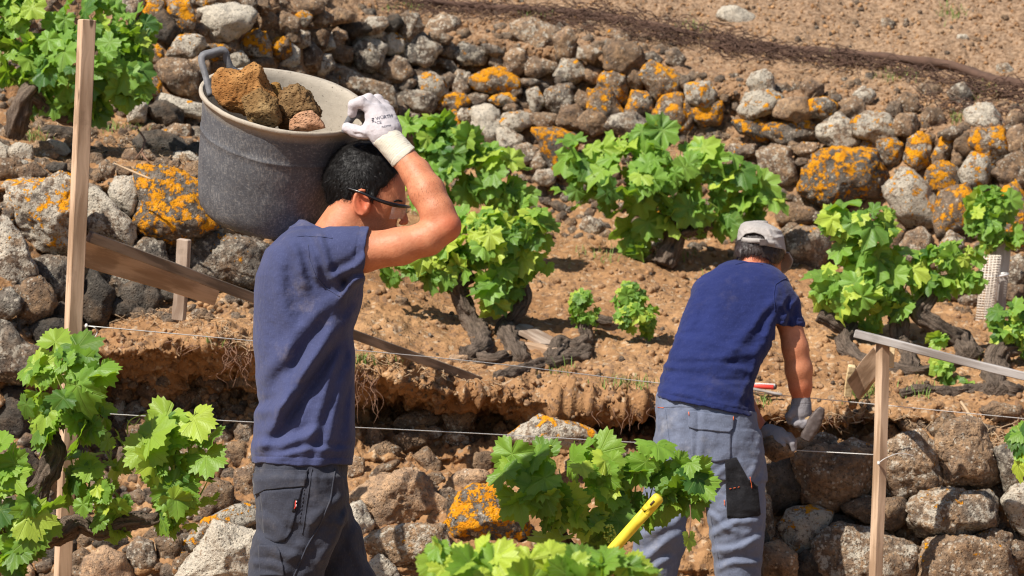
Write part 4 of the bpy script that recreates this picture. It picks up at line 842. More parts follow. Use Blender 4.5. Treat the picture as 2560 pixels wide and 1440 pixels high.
def blades(name, spots, mat, seed, lab, hgt, wd, droop=.5, up=1.0, kind='stuff'):
    rs = np.random.RandomState(seed); Vs, Fs, k = [], [], 0
    for (u, v, ru, rv, n) in spots:
        for _ in range(n):
            h = hit(u+rs.normal()*ru*.5, v+rs.normal()*rv*.5)
            if h is None: continue
            b = h[0]; dr = np.array((rs.normal(), rs.normal(), 0)); dr /= np.linalg.norm(dr)+1e-9; H = hgt*rs.uniform(.4, 1.2); s_ = np.cross(dr, (0, 0, 1.))*wd
            for i, t in enumerate((0, .4, .75, 1.)):
                c = b+dr*H*droop*t*t+np.array((0, 0, H*up*(t-.25*droop*t*t))); ww = (1-t)**.6; Vs += [c-s_*ww, c+s_*ww]
            for i in range(3): Fs.append((k+2*i, k+2*i+1, k+2*i+3, k+2*i+2))
            k += 8
    return tag(mk(name, np.array(Vs), np.array(Fs), mat, origin=(0, 0, 0)), lab, 'grass', None, kind)
blades('grass', [(950,905,60,10,70),(1250,760,30,10,20),(1560,965,70,14,80),(1820,700,60,20,30),(2160,985,50,18,90),(900,905,30,8,40),(300,325,60,12,60),(90,345,50,16,60),(1900,1010,40,20,30),(640,380,30,20,20),(1500,640,80,20,60),(1700,640,60,20,60),(1450,770,30,12,14),
 (2380,35,40,20,70),(2450,230,40,20,60),(2390,300,20,15,40),(2110,150,40,20,30),(2240,190,60,20,50),(1010,20,60,10,40),(1340,40,50,12,40),(1740,70,40,15,50),(2300,980,60,20,50),(2480,905,60,20,30),(1390,930,60,15,30),(540,870,60,15,30)], M['grass'], 81, 'sparse green weeds and grass blades on the earth', .05, .0022)
def litter(name, spots, mat, seed, lab, length, rad, lift=.01, mess=1.0):
    rs = np.random.RandomState(seed); L = []
    for (u0, v0, u1, v1, sp, n, al) in spots:
        for _ in range(n):
            t = rs.rand(); h = hit(u0+(u1-u0)*t+rs.normal()*sp*.7, v0+(v1-v0)*t+rs.normal()*sp*.5)
            if h is None: continue
            dr = rs.normal(size=3)*np.array((1, .5, .35)); dr /= np.linalg.norm(dr)
            if al: dr = dr*.45+np.array((1, .1, -.18))*al; dr /= np.linalg.norm(dr)
            l = length*rs.uniform(.4, 1.4); c = h[0]+h[1]*lift*rs.uniform(.2, 1.6); w1 = rs.normal(size=3)*l*.13*mess; w2 = rs.normal(size=3)*l*.13*mess
            L.append(([c-dr*l/2, c-dr*l*.17+w1, c+dr*l*.17+w2, c+dr*l/2], [rad*rs.uniform(.5, 1.3), rad, rad*.8, rad*.3], 4, 3, 0, 0))
    return tag(tubes(name, L, mat, origin=(0, 0, 0)), lab, 'dry twigs', None, 'stuff')
litter('dry_brushwood', [(1000,15,1500,60,24,230,1.),(1450,45,1900,130,34,330,.8),(1800,120,2150,170,16,200,1.2),(2100,150,2600,260,18,240,1.2),(2300,260,2600,320,30,90,.6)], M['brush'], 91, 'dark tangled brushwood lying along the top of the long wall', .16, .0028, .03)
litter('dry_straw', [(1000,20,2600,260,60,260,0),(640,60,1040,120,60,160,0),(1200,520,1500,640,40,70,0),(1700,330,1830,380,30,80,0),(270,350,520,420,34,130,0),(60,310,200,340,20,90,0),(240,760,640,860,30,120,0),(900,900,1250,960,24,70,0),(1950,1040,2560,1060,24,90,0),(2480,1080,2560,1150,24,80,0),(1600,330,1690,380,20,50,0)], M['straw'], 92, 'pale dry straw and twigs strewn on the earth', .07, .0016, .012)
# roots hanging from the cut lip of the bank
rs = np.random.RandomState(8); L = []
for (u0, u1, v0, v1, n, ln_) in ((560,640,850,900,26,.10),(890,950,925,960,24,.13),(1480,1640,1010,1030,8,.08),(300,500,850,870,10,.04),(1900,2190,1030,1050,10,.05)):
    for _ in range(n):
        h = hit(rs.uniform(u0, u1), rs.uniform(v0, v1))
        if h is None: continue
        c = h[0]+np.array((0, -.015, 0)); l = ln_*rs.uniform(.3, 1.3); p_ = [c]
        for k in range(4): p_.append(p_[-1]+np.array((rs.normal()*.016, rs.normal()*.008-.002, -l/4)))
        L.append((p_, [.002, .0018, .0014, .001, .0005], 5, 3, 0, 0))
tag(tubes('hanging_roots', L, M['root'], origin=(0, 0, 0)), 'thin roots hanging from the cut edge of the earth bank', 'roots', None, 'stuff')
def ground_path(pts, lift): 
    r = []
    for u, v in pts:
        h = hit(u, v); r.append(h[0]+h[1]*lift)
    return r
tag(tubes('dead_branch', [(ground_path([(1820,118),(1950,128),(2100,140),(2250,152),(2380,172),(2480,205),(2600,225)], .02), [.012, .018, .022, .022, .024, .026, .026], 10, 6, .5, 3)], M['brush']), 'long dark dead branch lying across the slope at upper right', 'branch')
tag(tubes('dead_branch', [(ground_path([(1040,8),(1180,22),(1330,30),(1480,45),(1640,72),(1740,95)], .02), [.012, .016, .02, .02, .018, .01], 10, 6, .6, 5)], M['brush']), 'dark dead branch lying along the top edge of the picture', 'branch')
tag(tubes('twig', [([px(285, 408, 10.2), px(330, 428, 10.15), px(378, 448, 10.1)], [.003, .005, .004], 6, 4, .2, 1)], M['straw']), 'straight pale twig lying on the orange lichen boulder', 'twig')
tag(tubes('twig', [([px(2402, 1005, 9.75), px(2420, 1030, 9.7), px(2440, 1055, 9.65)], [.006, .006, .004], 6, 4, .3, 2), ([px(2418, 1028, 9.7), px(2424, 1048, 9.68)], .004, 6, 2, 0, 0)], M['straw']), 'forked pale twig standing up behind the new stone wall', 'twig')
tag(tubes('twig', [([px(345, 325, 11.), px(362, 350, 10.9), px(355, 380, 10.8), px(372, 405, 10.7)], [.004, .005, .005, .003], 6, 5, .3, 3), ([px(355, 375, 10.8), px(340, 395, 10.75)], .003, 6, 3, 0, 0)], M['root']), 'crooked brown twig standing in front of the dark slab at upper left', 'twig')
# ---------------------------------------------------------------- smooth bodies: distance fields turned into one surface
def seg(U, V, W, a, b):
    a = np.array(a, float); b = np.array(b, float); d = b-a; L2 = float(d@d)
    t = np.clip(((U-a[0])*d[0]+(V-a[1])*d[1]+(W-a[2])*d[2])/L2, 0, 1)
    return np.sqrt((U-a[0]-d[0]*t)**2+(V-a[1]-d[1]*t)**2+(W-a[2]-d[2]*t)**2), t
def rc(U, V, W, a, b, r0, r1):
    q, t = seg(U, V, W, a, b); return q-(r0+(r1-r0)*t)
def chain(U, V, W, P_, k=8):
    d = None
    for a, b in zip(P_[:-1], P_[1:]):
        x = rc(U, V, W, a[:3], b[:3], a[3], b[3]); d = x if d is None else smin(d, x, k)
    return d
def smin(a, b, k):
    h = np.clip(.5+.5*(b-a)/k, 0, 1); return b*(1-h)+a*h-k*h*(1-h)
def smax(a, b, k): return -smin(-a, -b, k)
def ell(U, V, W, c, r, ang=0.):
    x, y, z = U-c[0], V-c[1], W-c[2]
    if ang: ca, sa = cos(radians(ang)), sin(radians(ang)); x, y = x*ca+y*sa, -x*sa+y*ca
    k0 = np.sqrt((x/r[0])**2+(y/r[1])**2+(z/r[2])**2)+1e-6; k1 = np.sqrt((x/r[0]**2)**2+(y/r[1]**2)**2+(z/r[2]**2)**2)+1e-9
    return k0*(k0-1)/k1
def sliced(U, V, W, T, p=2.3):
    """T rows: v, left, right, depth centre, half depth"""
    T = np.array(T, float); v = T[:, 0]; xl = np.interp(V, v, T[:, 1]); xr = np.interp(V, v, T[:, 2]); wc = np.interp(V, v, T[:, 3]); b = np.interp(V, v, T[:, 4])
    a = np.maximum((xr-xl)/2, 2); c = (xl+xr)/2
    k = ((abs(U-c)/a)**p+(abs(W-wc)/b)**p)**(1/p); return (k-1)*np.minimum(a, b)
def nets(f, lo, hi, h):
    lo = np.array(lo, float); B = 8; n = (np.ceil((np.array(hi)-lo)/h/B)*B).astype(int)+1
    ax = [lo[i]+np.arange(n[i])*h for i in range(3)]; nb = (n-1)//B
    cx = [lo[i]+(np.arange(nb[i])+.5)*B*h for i in range(3)]; C = np.stack(np.meshgrid(*cx, indexing='ij'), -1).reshape(-1, 3)
    cv = f(C[:, 0], C[:, 1], C[:, 2]); act = np.abs(cv) < B*h*1.6
    val = np.where(cv < 0, -1e3, 1e3).reshape(nb).astype(np.float32)
    for i in range(3): val = np.repeat(val, B, axis=i)
    val = np.pad(val, ((0, 1),)*3, mode='edge')
    bi = np.stack(np.unravel_index(np.nonzero(act)[0], nb), -1)*B
    o = np.stack(np.meshgrid(*[np.arange(B+1)]*3, indexing='ij'), -1).reshape(-1, 3)
    for s in range(0, len(bi), 400):
        I = (bi[s:s+400, None]+o[None]).reshape(-1, 3)
        val[I[:, 0], I[:, 1], I[:, 2]] = f(ax[0][I[:, 0]], ax[1][I[:, 1]], ax[2][I[:, 2]])
    ins = val < 0; c = np.zeros(np.array(ins.shape)-1, np.int8)
    for a in (0, 1):
        for b in (0, 1):
            for d in (0, 1): c += ins[a:a+c.shape[0], b:b+c.shape[1], d:d+c.shape[2]]
    cells = np.stack(np.nonzero((c > 0) & (c < 8)), -1); idx = -np.ones(c.shape, np.int64); idx[tuple(cells.T)] = np.arange(len(cells))
    acc = np.zeros((len(cells), 3)); cnt = np.zeros(len(cells))
    cor = [(a, b, d) for a in (0, 1) for b in (0, 1) for d in (0, 1)]
    for p in cor:
        for k in range(3):
            if p[k]: continue
            q = list(p); q[k] = 1; A = val[tuple((cells+p).T)]; Bv = val[tuple((cells+np.array(q)).T)]
            m = (A < 0) != (Bv < 0); t = A[m]/(A[m]-Bv[m]); pt = np.array(p, float)+0*np.zeros((m.sum(), 3)); pt[:, k] = t
            acc[m] += pt; cnt[m] += 1
    V = lo+(cells+acc/cnt[:, None])*h; Fs = []
    for k in range(3):
        e = [0, 1, 2]; e.remove(k); sl = [slice(None)]*3; s2 = [slice(None)]*3; sl[k] = slice(0, -1); s2[k] = slice(1, None)
        A, Bv = ins[tuple(sl)], ins[tuple(s2)]; E = np.stack(np.nonzero(A != Bv), -1)
        E = E[(E[:, e[0]] > 0) & (E[:, e[1]] > 0) & (E[:, e[0]] < c.shape[e[0]]) & (E[:, e[1]] < c.shape[e[1]])]
        def at(d0, d1): q = E.copy(); q[:, e[0]] -= d0; q[:, e[1]] -= d1; return idx[tuple(q.T)]
        qd = np.stack([at(1, 1), at(0, 1), at(0, 0), at(1, 0)], -1); s_in = A[tuple(E.T)]
        if k == 1: s_in = ~s_in
        qd[~s_in] = qd[~s_in][:, ::-1]; Fs.append(qd)
    Fs = np.concatenate(Fs); Fs = Fs[(Fs >= 0).all(1)]; return V, Fs
class Fig:
    """a figure modelled in photo pixels (u right, v down, w away) at distance d0"""
    def __init__(s, d0): s.d0 = d0; s.s = F/d0; s.bv = {}
    def W(s, q): q = np.asarray(q, float); return P(q[..., 0], q[..., 1], s.d0+q[..., 2]/s.s)
    def solid(s, name, f, lo, hi, h, mat, parent, key=None, attrs=None, relax=1):
        V, Fq = nets(f, lo, hi, h)
        for _ in range(relax):
            acc = np.zeros_like(V); cn = np.zeros(len(V))
            for a, b in ((0, 1), (1, 2), (2, 3), (3, 0)):
                np.add.at(acc, Fq[:, a], V[Fq[:, b]]); np.add.at(acc, Fq[:, b], V[Fq[:, a]]); np.add.at(cn, Fq[:, a], 1); np.add.at(cn, Fq[:, b], 1)
            V = V*.5+acc/np.maximum(cn, 1)[:, None]*.5
        at = {k: g(V) for k, g in (attrs or {}).items()}
        o = mk(name, s.W(V), Fq, mat, parent, attrs=at)
        if key: s.bv[key] = BVHTree.FromPolygons([tuple(x) for x in V], [tuple(x) for x in Fq.tolist()])
        return o
    def cast(s, key, u, v, w0=-900):
        l, n, _, _ = s.bv[key].ray_cast(Vector((u, v, w0)), Vector((0, 0, 1)))
        if l is None: return None
        if n.z > 0: n = -n
        return np.array(l), np.array(n)
    def patch(s, name, key, top, bot, mat, parent, off=3., nu=24, nv=18, thick=3., noise=0.):
        """cloth piece laid on the figure between two edge lines"""
        def pl(L, n): L = np.array(L, float); q = np.concatenate([[0], np.cumsum(np.hypot(*np.diff(L, axis=0).T))]); t = np.linspace(0, q[-1], n); return np.stack([np.interp(t, q, L[:, 0]), np.interp(t, q, L[:, 1])], -1)
        A, B = pl(top, nu), pl(bot, nu); V = np.zeros((nv+2, nu+2, 3)); last = None
        for j in range(nv+2):
            for i in range(nu+2):
                jj, ii = min(max(j-1, 0), nv-1), min(max(i-1, 0), nu-1); q = A[ii]+(B[ii]-A[ii])*jj/(nv-1); h = s.cast(key, *q)
                if h is None: h = last if last is not None else (np.array((q[0], q[1], 0.)), np.array((0, 0, -1.)))
                last = h; e = j in (0, nv+1) or i in (0, nu+1); n_ = noise*sin(i*.9+j*.5)
                V[j, i] = h[0]+h[1]*((off if not e else off-thick-2)+n_)
        idx = np.arange((nv+2)*(nu+2)).reshape(nv+2, nu+2); Fq = np.stack([idx[:-1, :-1], idx[:-1, 1:], idx[1:, 1:], idx[1:, :-1]], -1).reshape(-1, 4)
        return mk(name, s.W(V.reshape(-1, 3)), Fq, mat, parent)
    def seam(s, name, key, pts, mat, parent, r=1.2, off=.5, dash=0):
        L = []; pts = np.array(pts, float); q = np.concatenate([[0], np.cumsum(np.hypot(*np.diff(pts, axis=0).T))]); t = np.arange(0, q[-1], 5.); cur = []
        for k, tt in enumerate(t):
            h = s.cast(key, np.interp(tt, q, pts[:, 0]), np.interp(tt, q, pts[:, 1]))
            if h is not None: cur.append(s.W(h[0]+h[1]*off))
            if (dash and k % dash == dash-1) or h is None:
                if len(cur) > 1: L.append((cur, r/s.s, 5, 1, 0, 0))
                cur = []
        if len(cur) > 1: L.append((cur, r/s.s, 5, 1, 0, 0))
        return tubes(name, L, mat, parent)
    def text(s, name, key, body, u, v, size, ang, mat, parent, off=1.5, dw=(1, 1)):
        cu = bpy.data.curves.new(name, 'FONT'); cu.body = body; cu.size = 1.; cu.offset = .012; cu.resolution_u = 2; to = bpy.data.objects.new('t', cu); scene.collection.objects.link(to)
        dg = bpy.context.evaluated_depsgraph_get(); me = bpy.data.meshes.new_from_object(to.evaluated_get(dg)); bpy.data.objects.remove(to)
        co = np.array([x.co[:] for x in me.vertices]); fs = [list(p_.vertices) for p_ in me.polygons]; ca, sa = cos(radians(ang)), sin(radians(ang)); out = []
        for x, y, _ in co:
            uu, vv = u+(x*ca+y*sa)*size, v+(x*sa-y*ca)*size; h = s.cast(key, uu, vv)
            out.append(h[0]+h[1]*off if h is not None else np.array((uu, vv, 0)))
        me2 = bpy.data.meshes.new(name); me2.from_pydata([tuple(x) for x in s.W(np.array(out))-np.array(parent['_o'])], [], fs); me2.materials.append(mat)
        o = bpy.data.objects.new(name, me2); scene.collection.objects.link(o); o.parent = parent; o['_o'] = parent['_o']; return o
def folds(U, V, L):
    """cloth creases: (u0,v0,u1,v1,width,height)"""
    d = 0
    for u0, v0, u1, v1, wd_, am in L:
        dx, dy = u1-u0, v1-v0; L2 = dx*dx+dy*dy; t = ((U-u0)*dx+(V-v0)*dy)/L2; tc = np.clip(t, 0, 1)
        side = ((U-u0)*dy-(V-v0)*dx)/math.sqrt(L2); bend = 6*np.sin(tc*5+u0); q = (side+bend)/wd_
        prof = np.exp(-q*q)-.6*np.exp(-(q-1.5)**2*1.2); fade = np.clip(np.minimum(t+.15, 1.15-t)/.25, 0, 1); d = d+am*prof*fade
    return d
def n3(U, V, W, sc, seed, o=2): return fbm(np.stack([U, V, W], -1)/sc, o, seed)

# ================= man carrying the tub (scale: 900 px per metre)
A = Fig(7.0)
manA = thing('person', 'man in faded navy T-shirt and charcoal trousers carrying a tub on his shoulder', 'person', tuple(px(740, 1950, 7.0)))
SLV = (904., 628., .985, .17)
def armA(U, V, W):
    return chain(U, V, W, [(790,645,-95,44),(850,640,-130,48),(905,630,-162,50),(1000,616,-178,45),(1070,596,-182,41),(1112,566,-182,38),(1092,528,-172,41),(1068,480,-155,43),(1040,432,-128,36),(1012,398,-105,30),(985,370,-90,29),(955,335,-75,30)], 16)
def headA(U, V, W):
    d = ell(U, V, W, (918,452,0), (93,88,70), 18)
    d = smin(d, ell(U, V, W, (955,505,0), (56,62,58), 25), 22)              # face mass
    d = smin(d, rc(U, V, W, (925,540,0), (972,588,0), 46, 26), 24)           # jaw to chin
    d = smin(d, ell(U, V, W, (992,500,0), (20,12,40), 20), 10)               # brow
    d = smax(d, -ell(U, V, W, (1006,522,-30), (15,11,17)), 8); d = smax(d, -ell(U, V, W, (1006,522,30), (15,11,17)), 8)   # eye sockets
    d = smin(d, ell(U, V, W, (993,523,-28), (11,10,12)), 4); d = smin(d, ell(U, V, W, (993,523,28), (11,10,12)), 4)
    d = smin(d, rc(U, V, W, (1006,516,0), (1012,553,0), 6, 10), 8); d = smin(d, ell(U, V, W, (1004,557,-9), (8,6,6)), 4); d = smin(d, ell(U, V, W, (1004,557,9), (8,6,6)), 4)
    d = smin(d, ell(U, V, W, (993,573,0), (11,5,22), 10), 4); d = smin(d, ell(U, V, W, (988,585,0), (10,5,18), 10), 4)
    for sg in (-1, 1):                                                         # ears
        e = ell(U, V, W, (905,508,sg*70), (21,33,9), -12); e = smax(e, -ell(U, V, W, (909,503,sg*79), (11,20,8), -12), 4)
        rim = None
        th = np.linspace(-2.6, 1.5, 9); P_ = [(905+20*cos(t)*-1*1.0, 506+31*sin(t)*-1*-1, sg*76, 4.2) for t in np.linspace(-1.9, 1.6, 9)]
        e = smin(e, chain(U, V, W, P_, 3), 4); e = smin(e, ell(U, V, W, (922,512,sg*72), (5,8,6)), 4); d = smin(d, e, 5)
    return d
def bodyA(U, V, W):
    d = headA(U, V, W)
    d = smin(d, rc(U, V, W, (812,640,0), (886,520,0), 66, 56), 22)
    d = smin(d, rc(U, V, W, (870,600,0), (935,560,0), 46, 40), 26)
    t = sliced(U, V, W, [(600,690,880,0,60),(650,665,890,0,140),(800,650,875,0,140),(1000,660,870,0,130),(1150,645,860,0,140),(1250,650,850,0,130)], 2.3)
    t = np.maximum(t, np.maximum(600-V, V-1250)); d = smin(d, t, 20)
    d = smin(d, armA(U, V, W), 20)
    d = smin(d, chain(U, V, W, [(785,655,120,48),(775,690,160,44),(745,880,205,38),(790,1060,205,28),(800,1110,200,24)], 14), 18)
    d = smin(d, chain(U, V, W, [(740,1230,-75,85),(715,1560,-80,52),(690,1890,-80,38)], 20), 20)
    d = smin(d, chain(U, V, W, [(770,1230,75,85),(880,1500,80,52),(985,1850,80,38)], 20), 20)
    return d
red = lambda q: np.clip(np.exp(-(((q[:, 0]-905)/24)**2+((q[:, 1]-506)/34)**2))*.9*(abs(q[:, 2]) > 55)+np.exp(-((q[:, 0]-1135)/35)**2-((q[:, 1]-560)/35)**2)*.5+np.exp(-((q[:, 0]-1006)/16)**2-((q[:, 1]-555)/16)**2)*.4+.25, 0, 1)
stub = lambda q: np.clip(1-abs((q[:, 0]-(940+(q[:, 1]-530)*.4))/60), 0, 1)*np.clip((q[:, 1]-528)/20, 0, 1)*np.clip((620-q[:, 1])/20, 0, 1)*(q[:, 0] > 905)*(abs(q[:, 2]) < 90)*.8
hry = lambda q: np.clip((q[:, 0]-960)/30, 0, 1)*np.clip((545-q[:, 1])/40, 0, 1)*(q[:, 2] < -85)*.85
A.solid('body', bodyA, (560, 355, -270), (1180, 1900, 290), 3.4, M['skin'], manA, 'body', {'red': red, 'stubble': stub, 'hairy': hry})
def shirtA(U, V, W):
    T = [(572,722,850,-5,70),(585,705,862,-3,112),(600,690,866,0,140),(625,664,872,0,158),(660,650,882,0,168),(690,639,904,0,170),(740,635,911,0,168),(800,633,899,0,165),(860,632,891,0,162),(930,641,887,0,158),(1000,644,888,0,158),(1050,637,888,0,162),(1100,631,888,0,166),(1140,629,883,0,170),(1170,629,879,0,172)]
    d = sliced(U, V, W, T, 2.35); d = np.maximum(d, 566-V)
    arm = chain(U, V, W, [(775,655,-95,80),(830,641,-127,71),(880,633,-152,62),(930,624,-170,59)], 20); arm = smax(arm, (U-SLV[0]-8)*SLV[2]+(V-SLV[1])*SLV[3], 3)
    d = smin(d, chain(U, V, W, [(775,665,95,74),(770,700,150,58),(755,830,190,54)], 20), 24)
    d = smin(d, rc(U, V, W, (790,610,0), (822,566,0), 74, 69), 12)
    neck = (U-803)*.42-(V-574)*.91; d = smax(d, neck-4, 3); d = smin(d, arm, 22)
    d = smax(d, -rc(U, V, W, (803,590,0), (860,500,0), 61, 61), 3)
    d = smax(d, (V-(1163+(U-750)*.02+3*np.sin(U/37.))), 3); d = np.where(W > 150, np.maximum(d, V-835), d) if False else d
    near = np.where(W < 40, 1., -.4)
    f = folds(U, V, [(900,700,700,1010,20,9),(885,770,655,1100,17,7),(860,720,665,930,22,7),(905,730,760,1120,15,5),(720,600,770,720,16,6),(750,590,800,700,13,5),(790,590,850,720,12,5),(690,640,720,820,22,5),
        (880,900,800,1140,16,4),(640,1040,760,980,16,5),(640,1120,800,1080,14,4),(840,700,910,640,12,6),(850,740,912,690,10,5),(870,840,882,1080,10,4),(700,1140,860,1120,9,3),(730,880,690,1060,18,5)])
    d = d-1.7*f*np.where(W < 60, 1, .5)-1.8*n3(U+V*.5, (V-U)*.5, W, 62, 51)-.9*n3(U, V, W, 24, 52, 2)
    d = d+2.2*np.exp(-((U-SLV[0])*SLV[2]+(V-SLV[1])*SLV[3]+14)**2/3.)*(U > 840)*(V < 760)
    d = d+1.8*np.exp(-(V-(1143+(U-750)*.02))**2/4.)
    return d
A.solid('tshirt', shirtA, (600, 548, -260), (945, 1185, 260), 2.7, M['shirt1'], manA, 'shirt')
A.seam('sleeve_seam', 'shirt', [(770,612),(775,650),(790,690),(815,720),(850,742)], M['shirt1'], manA, 1.6, .6)
A.seam('collar_seam', 'shirt', [(742,592),(765,590),(800,592),(835,596)], M['shirt1'], manA, 1.4, .5)
def trouA(U, V, W):
    pel = sliced(U, V, W, [(1120,640,868,0,160),(1170,638,869,0,165),(1230,634,872,0,168),(1300,650,868,0,168)], 2.4); pel = np.maximum(pel, np.maximum(1115-V, V-1300))
    l1 = sliced(U, V, W, [(1200,636,860,-80,92),(1280,646,858,-80,92),(1330,640,850,-82,90),(1380,624,832,-84,88),(1440,620,812,-84,84),(1560,618,782,-82,76),(1700,612,760,-80,70),(1890,606,770,-80,66)], 2.2); l1 = np.maximum(l1, np.maximum(1200-V, V-1890))
    l2 = chain(U, V, W, [(770,1230,80,88),(815,1350,85,86),(868,1470,85,74),(900,1600,82,66),(975,1840,80,62)], 20)
    d = smin(smin(pel, l1, 26), l2, 20)
    f = folds(U, V, [(866,1230,760,1330,14,6),(870,1270,800,1420,14,6),(650,1290,740,1360,12,6),(640,1350,750,1400,14,7),(630,1400,720,1430,10,5),(850,1180,835,1290,12,4),(760,1360,700,1440,16,6),(880,1340,900,1440,12,5),(650,1440,780,1500,14,7),(640,1560,770,1540,16,8),(660,1240,660,1330,12,3)])
    return d-f-3.5*n3(U, V, W, 55, 61)-1.4*n3(U, V, W, 20, 62)
A.solid('trousers', trouA, (560, 1105, -260), (1060, 1900, 260), 3.6, M['trou1'], manA, 'tr')
A.patch('pocket_flap', 'tr', [(634,1172),(700,1174),(770,1176)], [(640,1238),(668,1224),(762,1216)], M['trou1'], manA, 6., thick=5)
A.patch('thigh_pocket', 'tr', [(652,1228),(756,1220)], [(662,1345),(690,1357),(712,1352),(728,1330)], M['trou1'], manA, 4., thick=4, noise=.4)
A.patch('knee_pocket', 'tr', [(648,1362),(690,1366),(700,1380)], [(650,1440),(690,1440),(712,1440)], M['trou1'], manA, 4., thick=4)
A.seam('side_seam', 'tr', [(838,1172),(826,1250),(800,1310),(765,1370),(735,1440),(720,1540)], M['trou1'], manA, 2.2, .8)
A.seam('side_seam', 'tr', [(780,1172),(768,1250),(760,1310),(755,1340)], M['trou1'], manA, 1.8, .8)
A.seam('side_seam', 'tr', [(770,1172),(757,1250),(748,1310)], M['trou1'], manA, 1.2, .8, 2)
A.patch('pocket_label', 'tr', [(737,1246),(746,1247)], [(730,1278),(738,1280)], M['black'], manA, 7., 6, 8, 3)
A.seam('label_print', 'tr', [(741,1252),(736,1272)], M['redp'], manA, 1.6, 8.4)
A.seam('label_print', 'tr', [(743,1252),(739,1272)], M['white'], manA, .9, 9., 2)
for dx, dw, sg in ((0, -80, 0), (300, 80, 1)):
    bx = 690+dx; f_ = lambda U, V, W, bx=bx, dw=dw: np.maximum(smin(rc(U, V, W, (bx,1860,dw), (bx+5,1905,dw), 50, 46), rc(U, V, W, (bx+8,1912,dw), (bx+135,1925,dw), 42, 34), 20), V-1944)
    b_ = A.solid('boot', f_, (bx-70, 1790, dw-80), (bx+200, 1960, dw+80), 5, M['boot'], manA)
    f_ = lambda U, V, W, bx=bx, dw=dw: np.maximum(np.maximum(rc(U, V, W, (bx+5,1945,dw), (bx+135,1948,dw), 48, 40), 1940-V), V-1958)
    V_, F_ = nets(f_, (bx-70, 1925, dw-80), (bx+200, 1975, dw+80), 4); sl_ = mk('sole', A.W(V_), F_, M['rubber'], b_)
# hair: shell over the skull with short strands
def hairA(U, V, W):
    d = ell(U, V, W, (915,448,0), (101,96,76), 18)
    d = smin(d, rc(U, V, W, (848,455,0), (852,505,0), 40, 30), 20)
    d = smin(d, rc(U, V, W, (933,490,-66), (935,528,-64), 11, 6), 8); d = smin(d, rc(U, V, W, (933,490,66), (935,528,64), 11, 6), 8)
    fl = (U-985)*.75+(V-440)*.66; d = smax(d, fl-0, 8)                               # brow line
    sd = (V-(500+(U-890)*-.05)); side = (U-938); cutf = np.minimum(V-478, U-950)
    d = smax(d, np.minimum((V-472)+(U-950)*.3, (U-948)), 5)
    d = smax(d, -ell(U, V, W, (905,512,-70), (25,34,30), -12), 3); d = smax(d, -ell(U, V, W, (905,512,70), (25,34,30), -12), 3)
    d = smax(d, (V-(520+(U-830)*.18)), 6)
    d = np.where((U > 880) & (V > 478) & (U < 920), smax(d, V-484, 3), d)
    return d-1.0*n3(U, V, W, 7, 71, 2)-2.2*n3(U, V, W, 26, 72)
A.solid('hair', hairA, (800, 340, -90), (1030, 545, 90), 2.6, M['hair'], manA, 'hair')
def strands(fig, key_f, lo, hi, c, n, ln_, wd_, mat, parent, seed, flow=(0.2, .8, 0)):
    V, Fq = nets(key_f, lo, hi, 4.); rs = np.random.RandomState(seed); pick = rs.randint(0, len(V), n); Vs = []; Fs = []
    nn = V-np.array(c); nn /= np.linalg.norm(nn, axis=1)[:, None]
    for k, i in enumerate(pick):
        p_ = V[i]+rs.normal(size=3)*1.5; o_ = nn[i]; fl = np.array(flow)+rs.normal(size=3)*.45; fl -= o_*(fl@o_)*.8; l = ln_*rs.uniform(.5, 1.2)
        sd = np.cross(o_, fl); sd = sd/(np.linalg.norm(sd)+1e-9)*wd_; e1 = p_+(o_*.35+fl*.6)*l*.6; e2 = p_+(o_*.32+fl*1.2)*l
        Vs += [p_-sd, p_+sd, e1-sd*.7, e1+sd*.7, e2]; Fs.append((5*k, 5*k+1, 5*k+3, 5*k+2)); 
    T = [(5*k+2, 5*k+3, 5*k+4) for k in range(n)]
    return mk('hair_strands', fig.W(np.array(Vs)), [np.array(Fs), np.array(T)], mat, parent)
hs = strands(A, hairA, (800, 340, -90), (1030, 545, 90), (915, 450, 0), 14000, 12, .5, M['hair'], manA, 3, (-.35, .55, 0)); hs['kind'] = 'stuff'
A.seam('eyebrow', 'body', [(985,503),(996,501),(1006,504)], M['hair'], manA, 2.6, .5)
# safety glasses
gl = M['frame']
gA = tubes('glasses_frame', [([A.W((868,470,-68)), A.W((905,482,-86)), A.W((945,500,-84)), A.W((985,512,-72)), A.W((1010,516,-52)), A.W((1022,517,-20)), A.W((1024,517,0)), A.W((1022,517,20)), A.W((1010,516,52)), A.W((985,512,72)), A.W((945,500,84)), A.W((868,470,68))],
    [.0026, .0036, .0052, .006, .0052, .004, .004, .004, .0052, .006, .0052, .0026], 8, 5, 0, 0)], gl, manA)
LV = []
for j in range(8):
    for i in range(25):
        a_ = -1.35+2.7*i/24; t = j/7; LV.append((968+(56-t*8)*cos(a_)-t*6, 518+t*(30-9*cos(a_*2.3)**2*(abs(a_) < .25)), (62-4*t)*sin(a_)))
ix = np.arange(200).reshape(8, 25); fl = np.stack([ix[:-1, :-1], ix[1:, :-1], ix[1:, 1:], ix[:-1, 1:]], -1).reshape(-1, 4)
tg = NT('clear_lens'); tg.set(Base_Color=(.95, .97, .95), Roughness=.04, Transmission_Weight=.5, IOR=1.2, Alpha=.45); lens = mk('glasses_lens', A.W(np.array(LV)), fl, tg.m, manA)
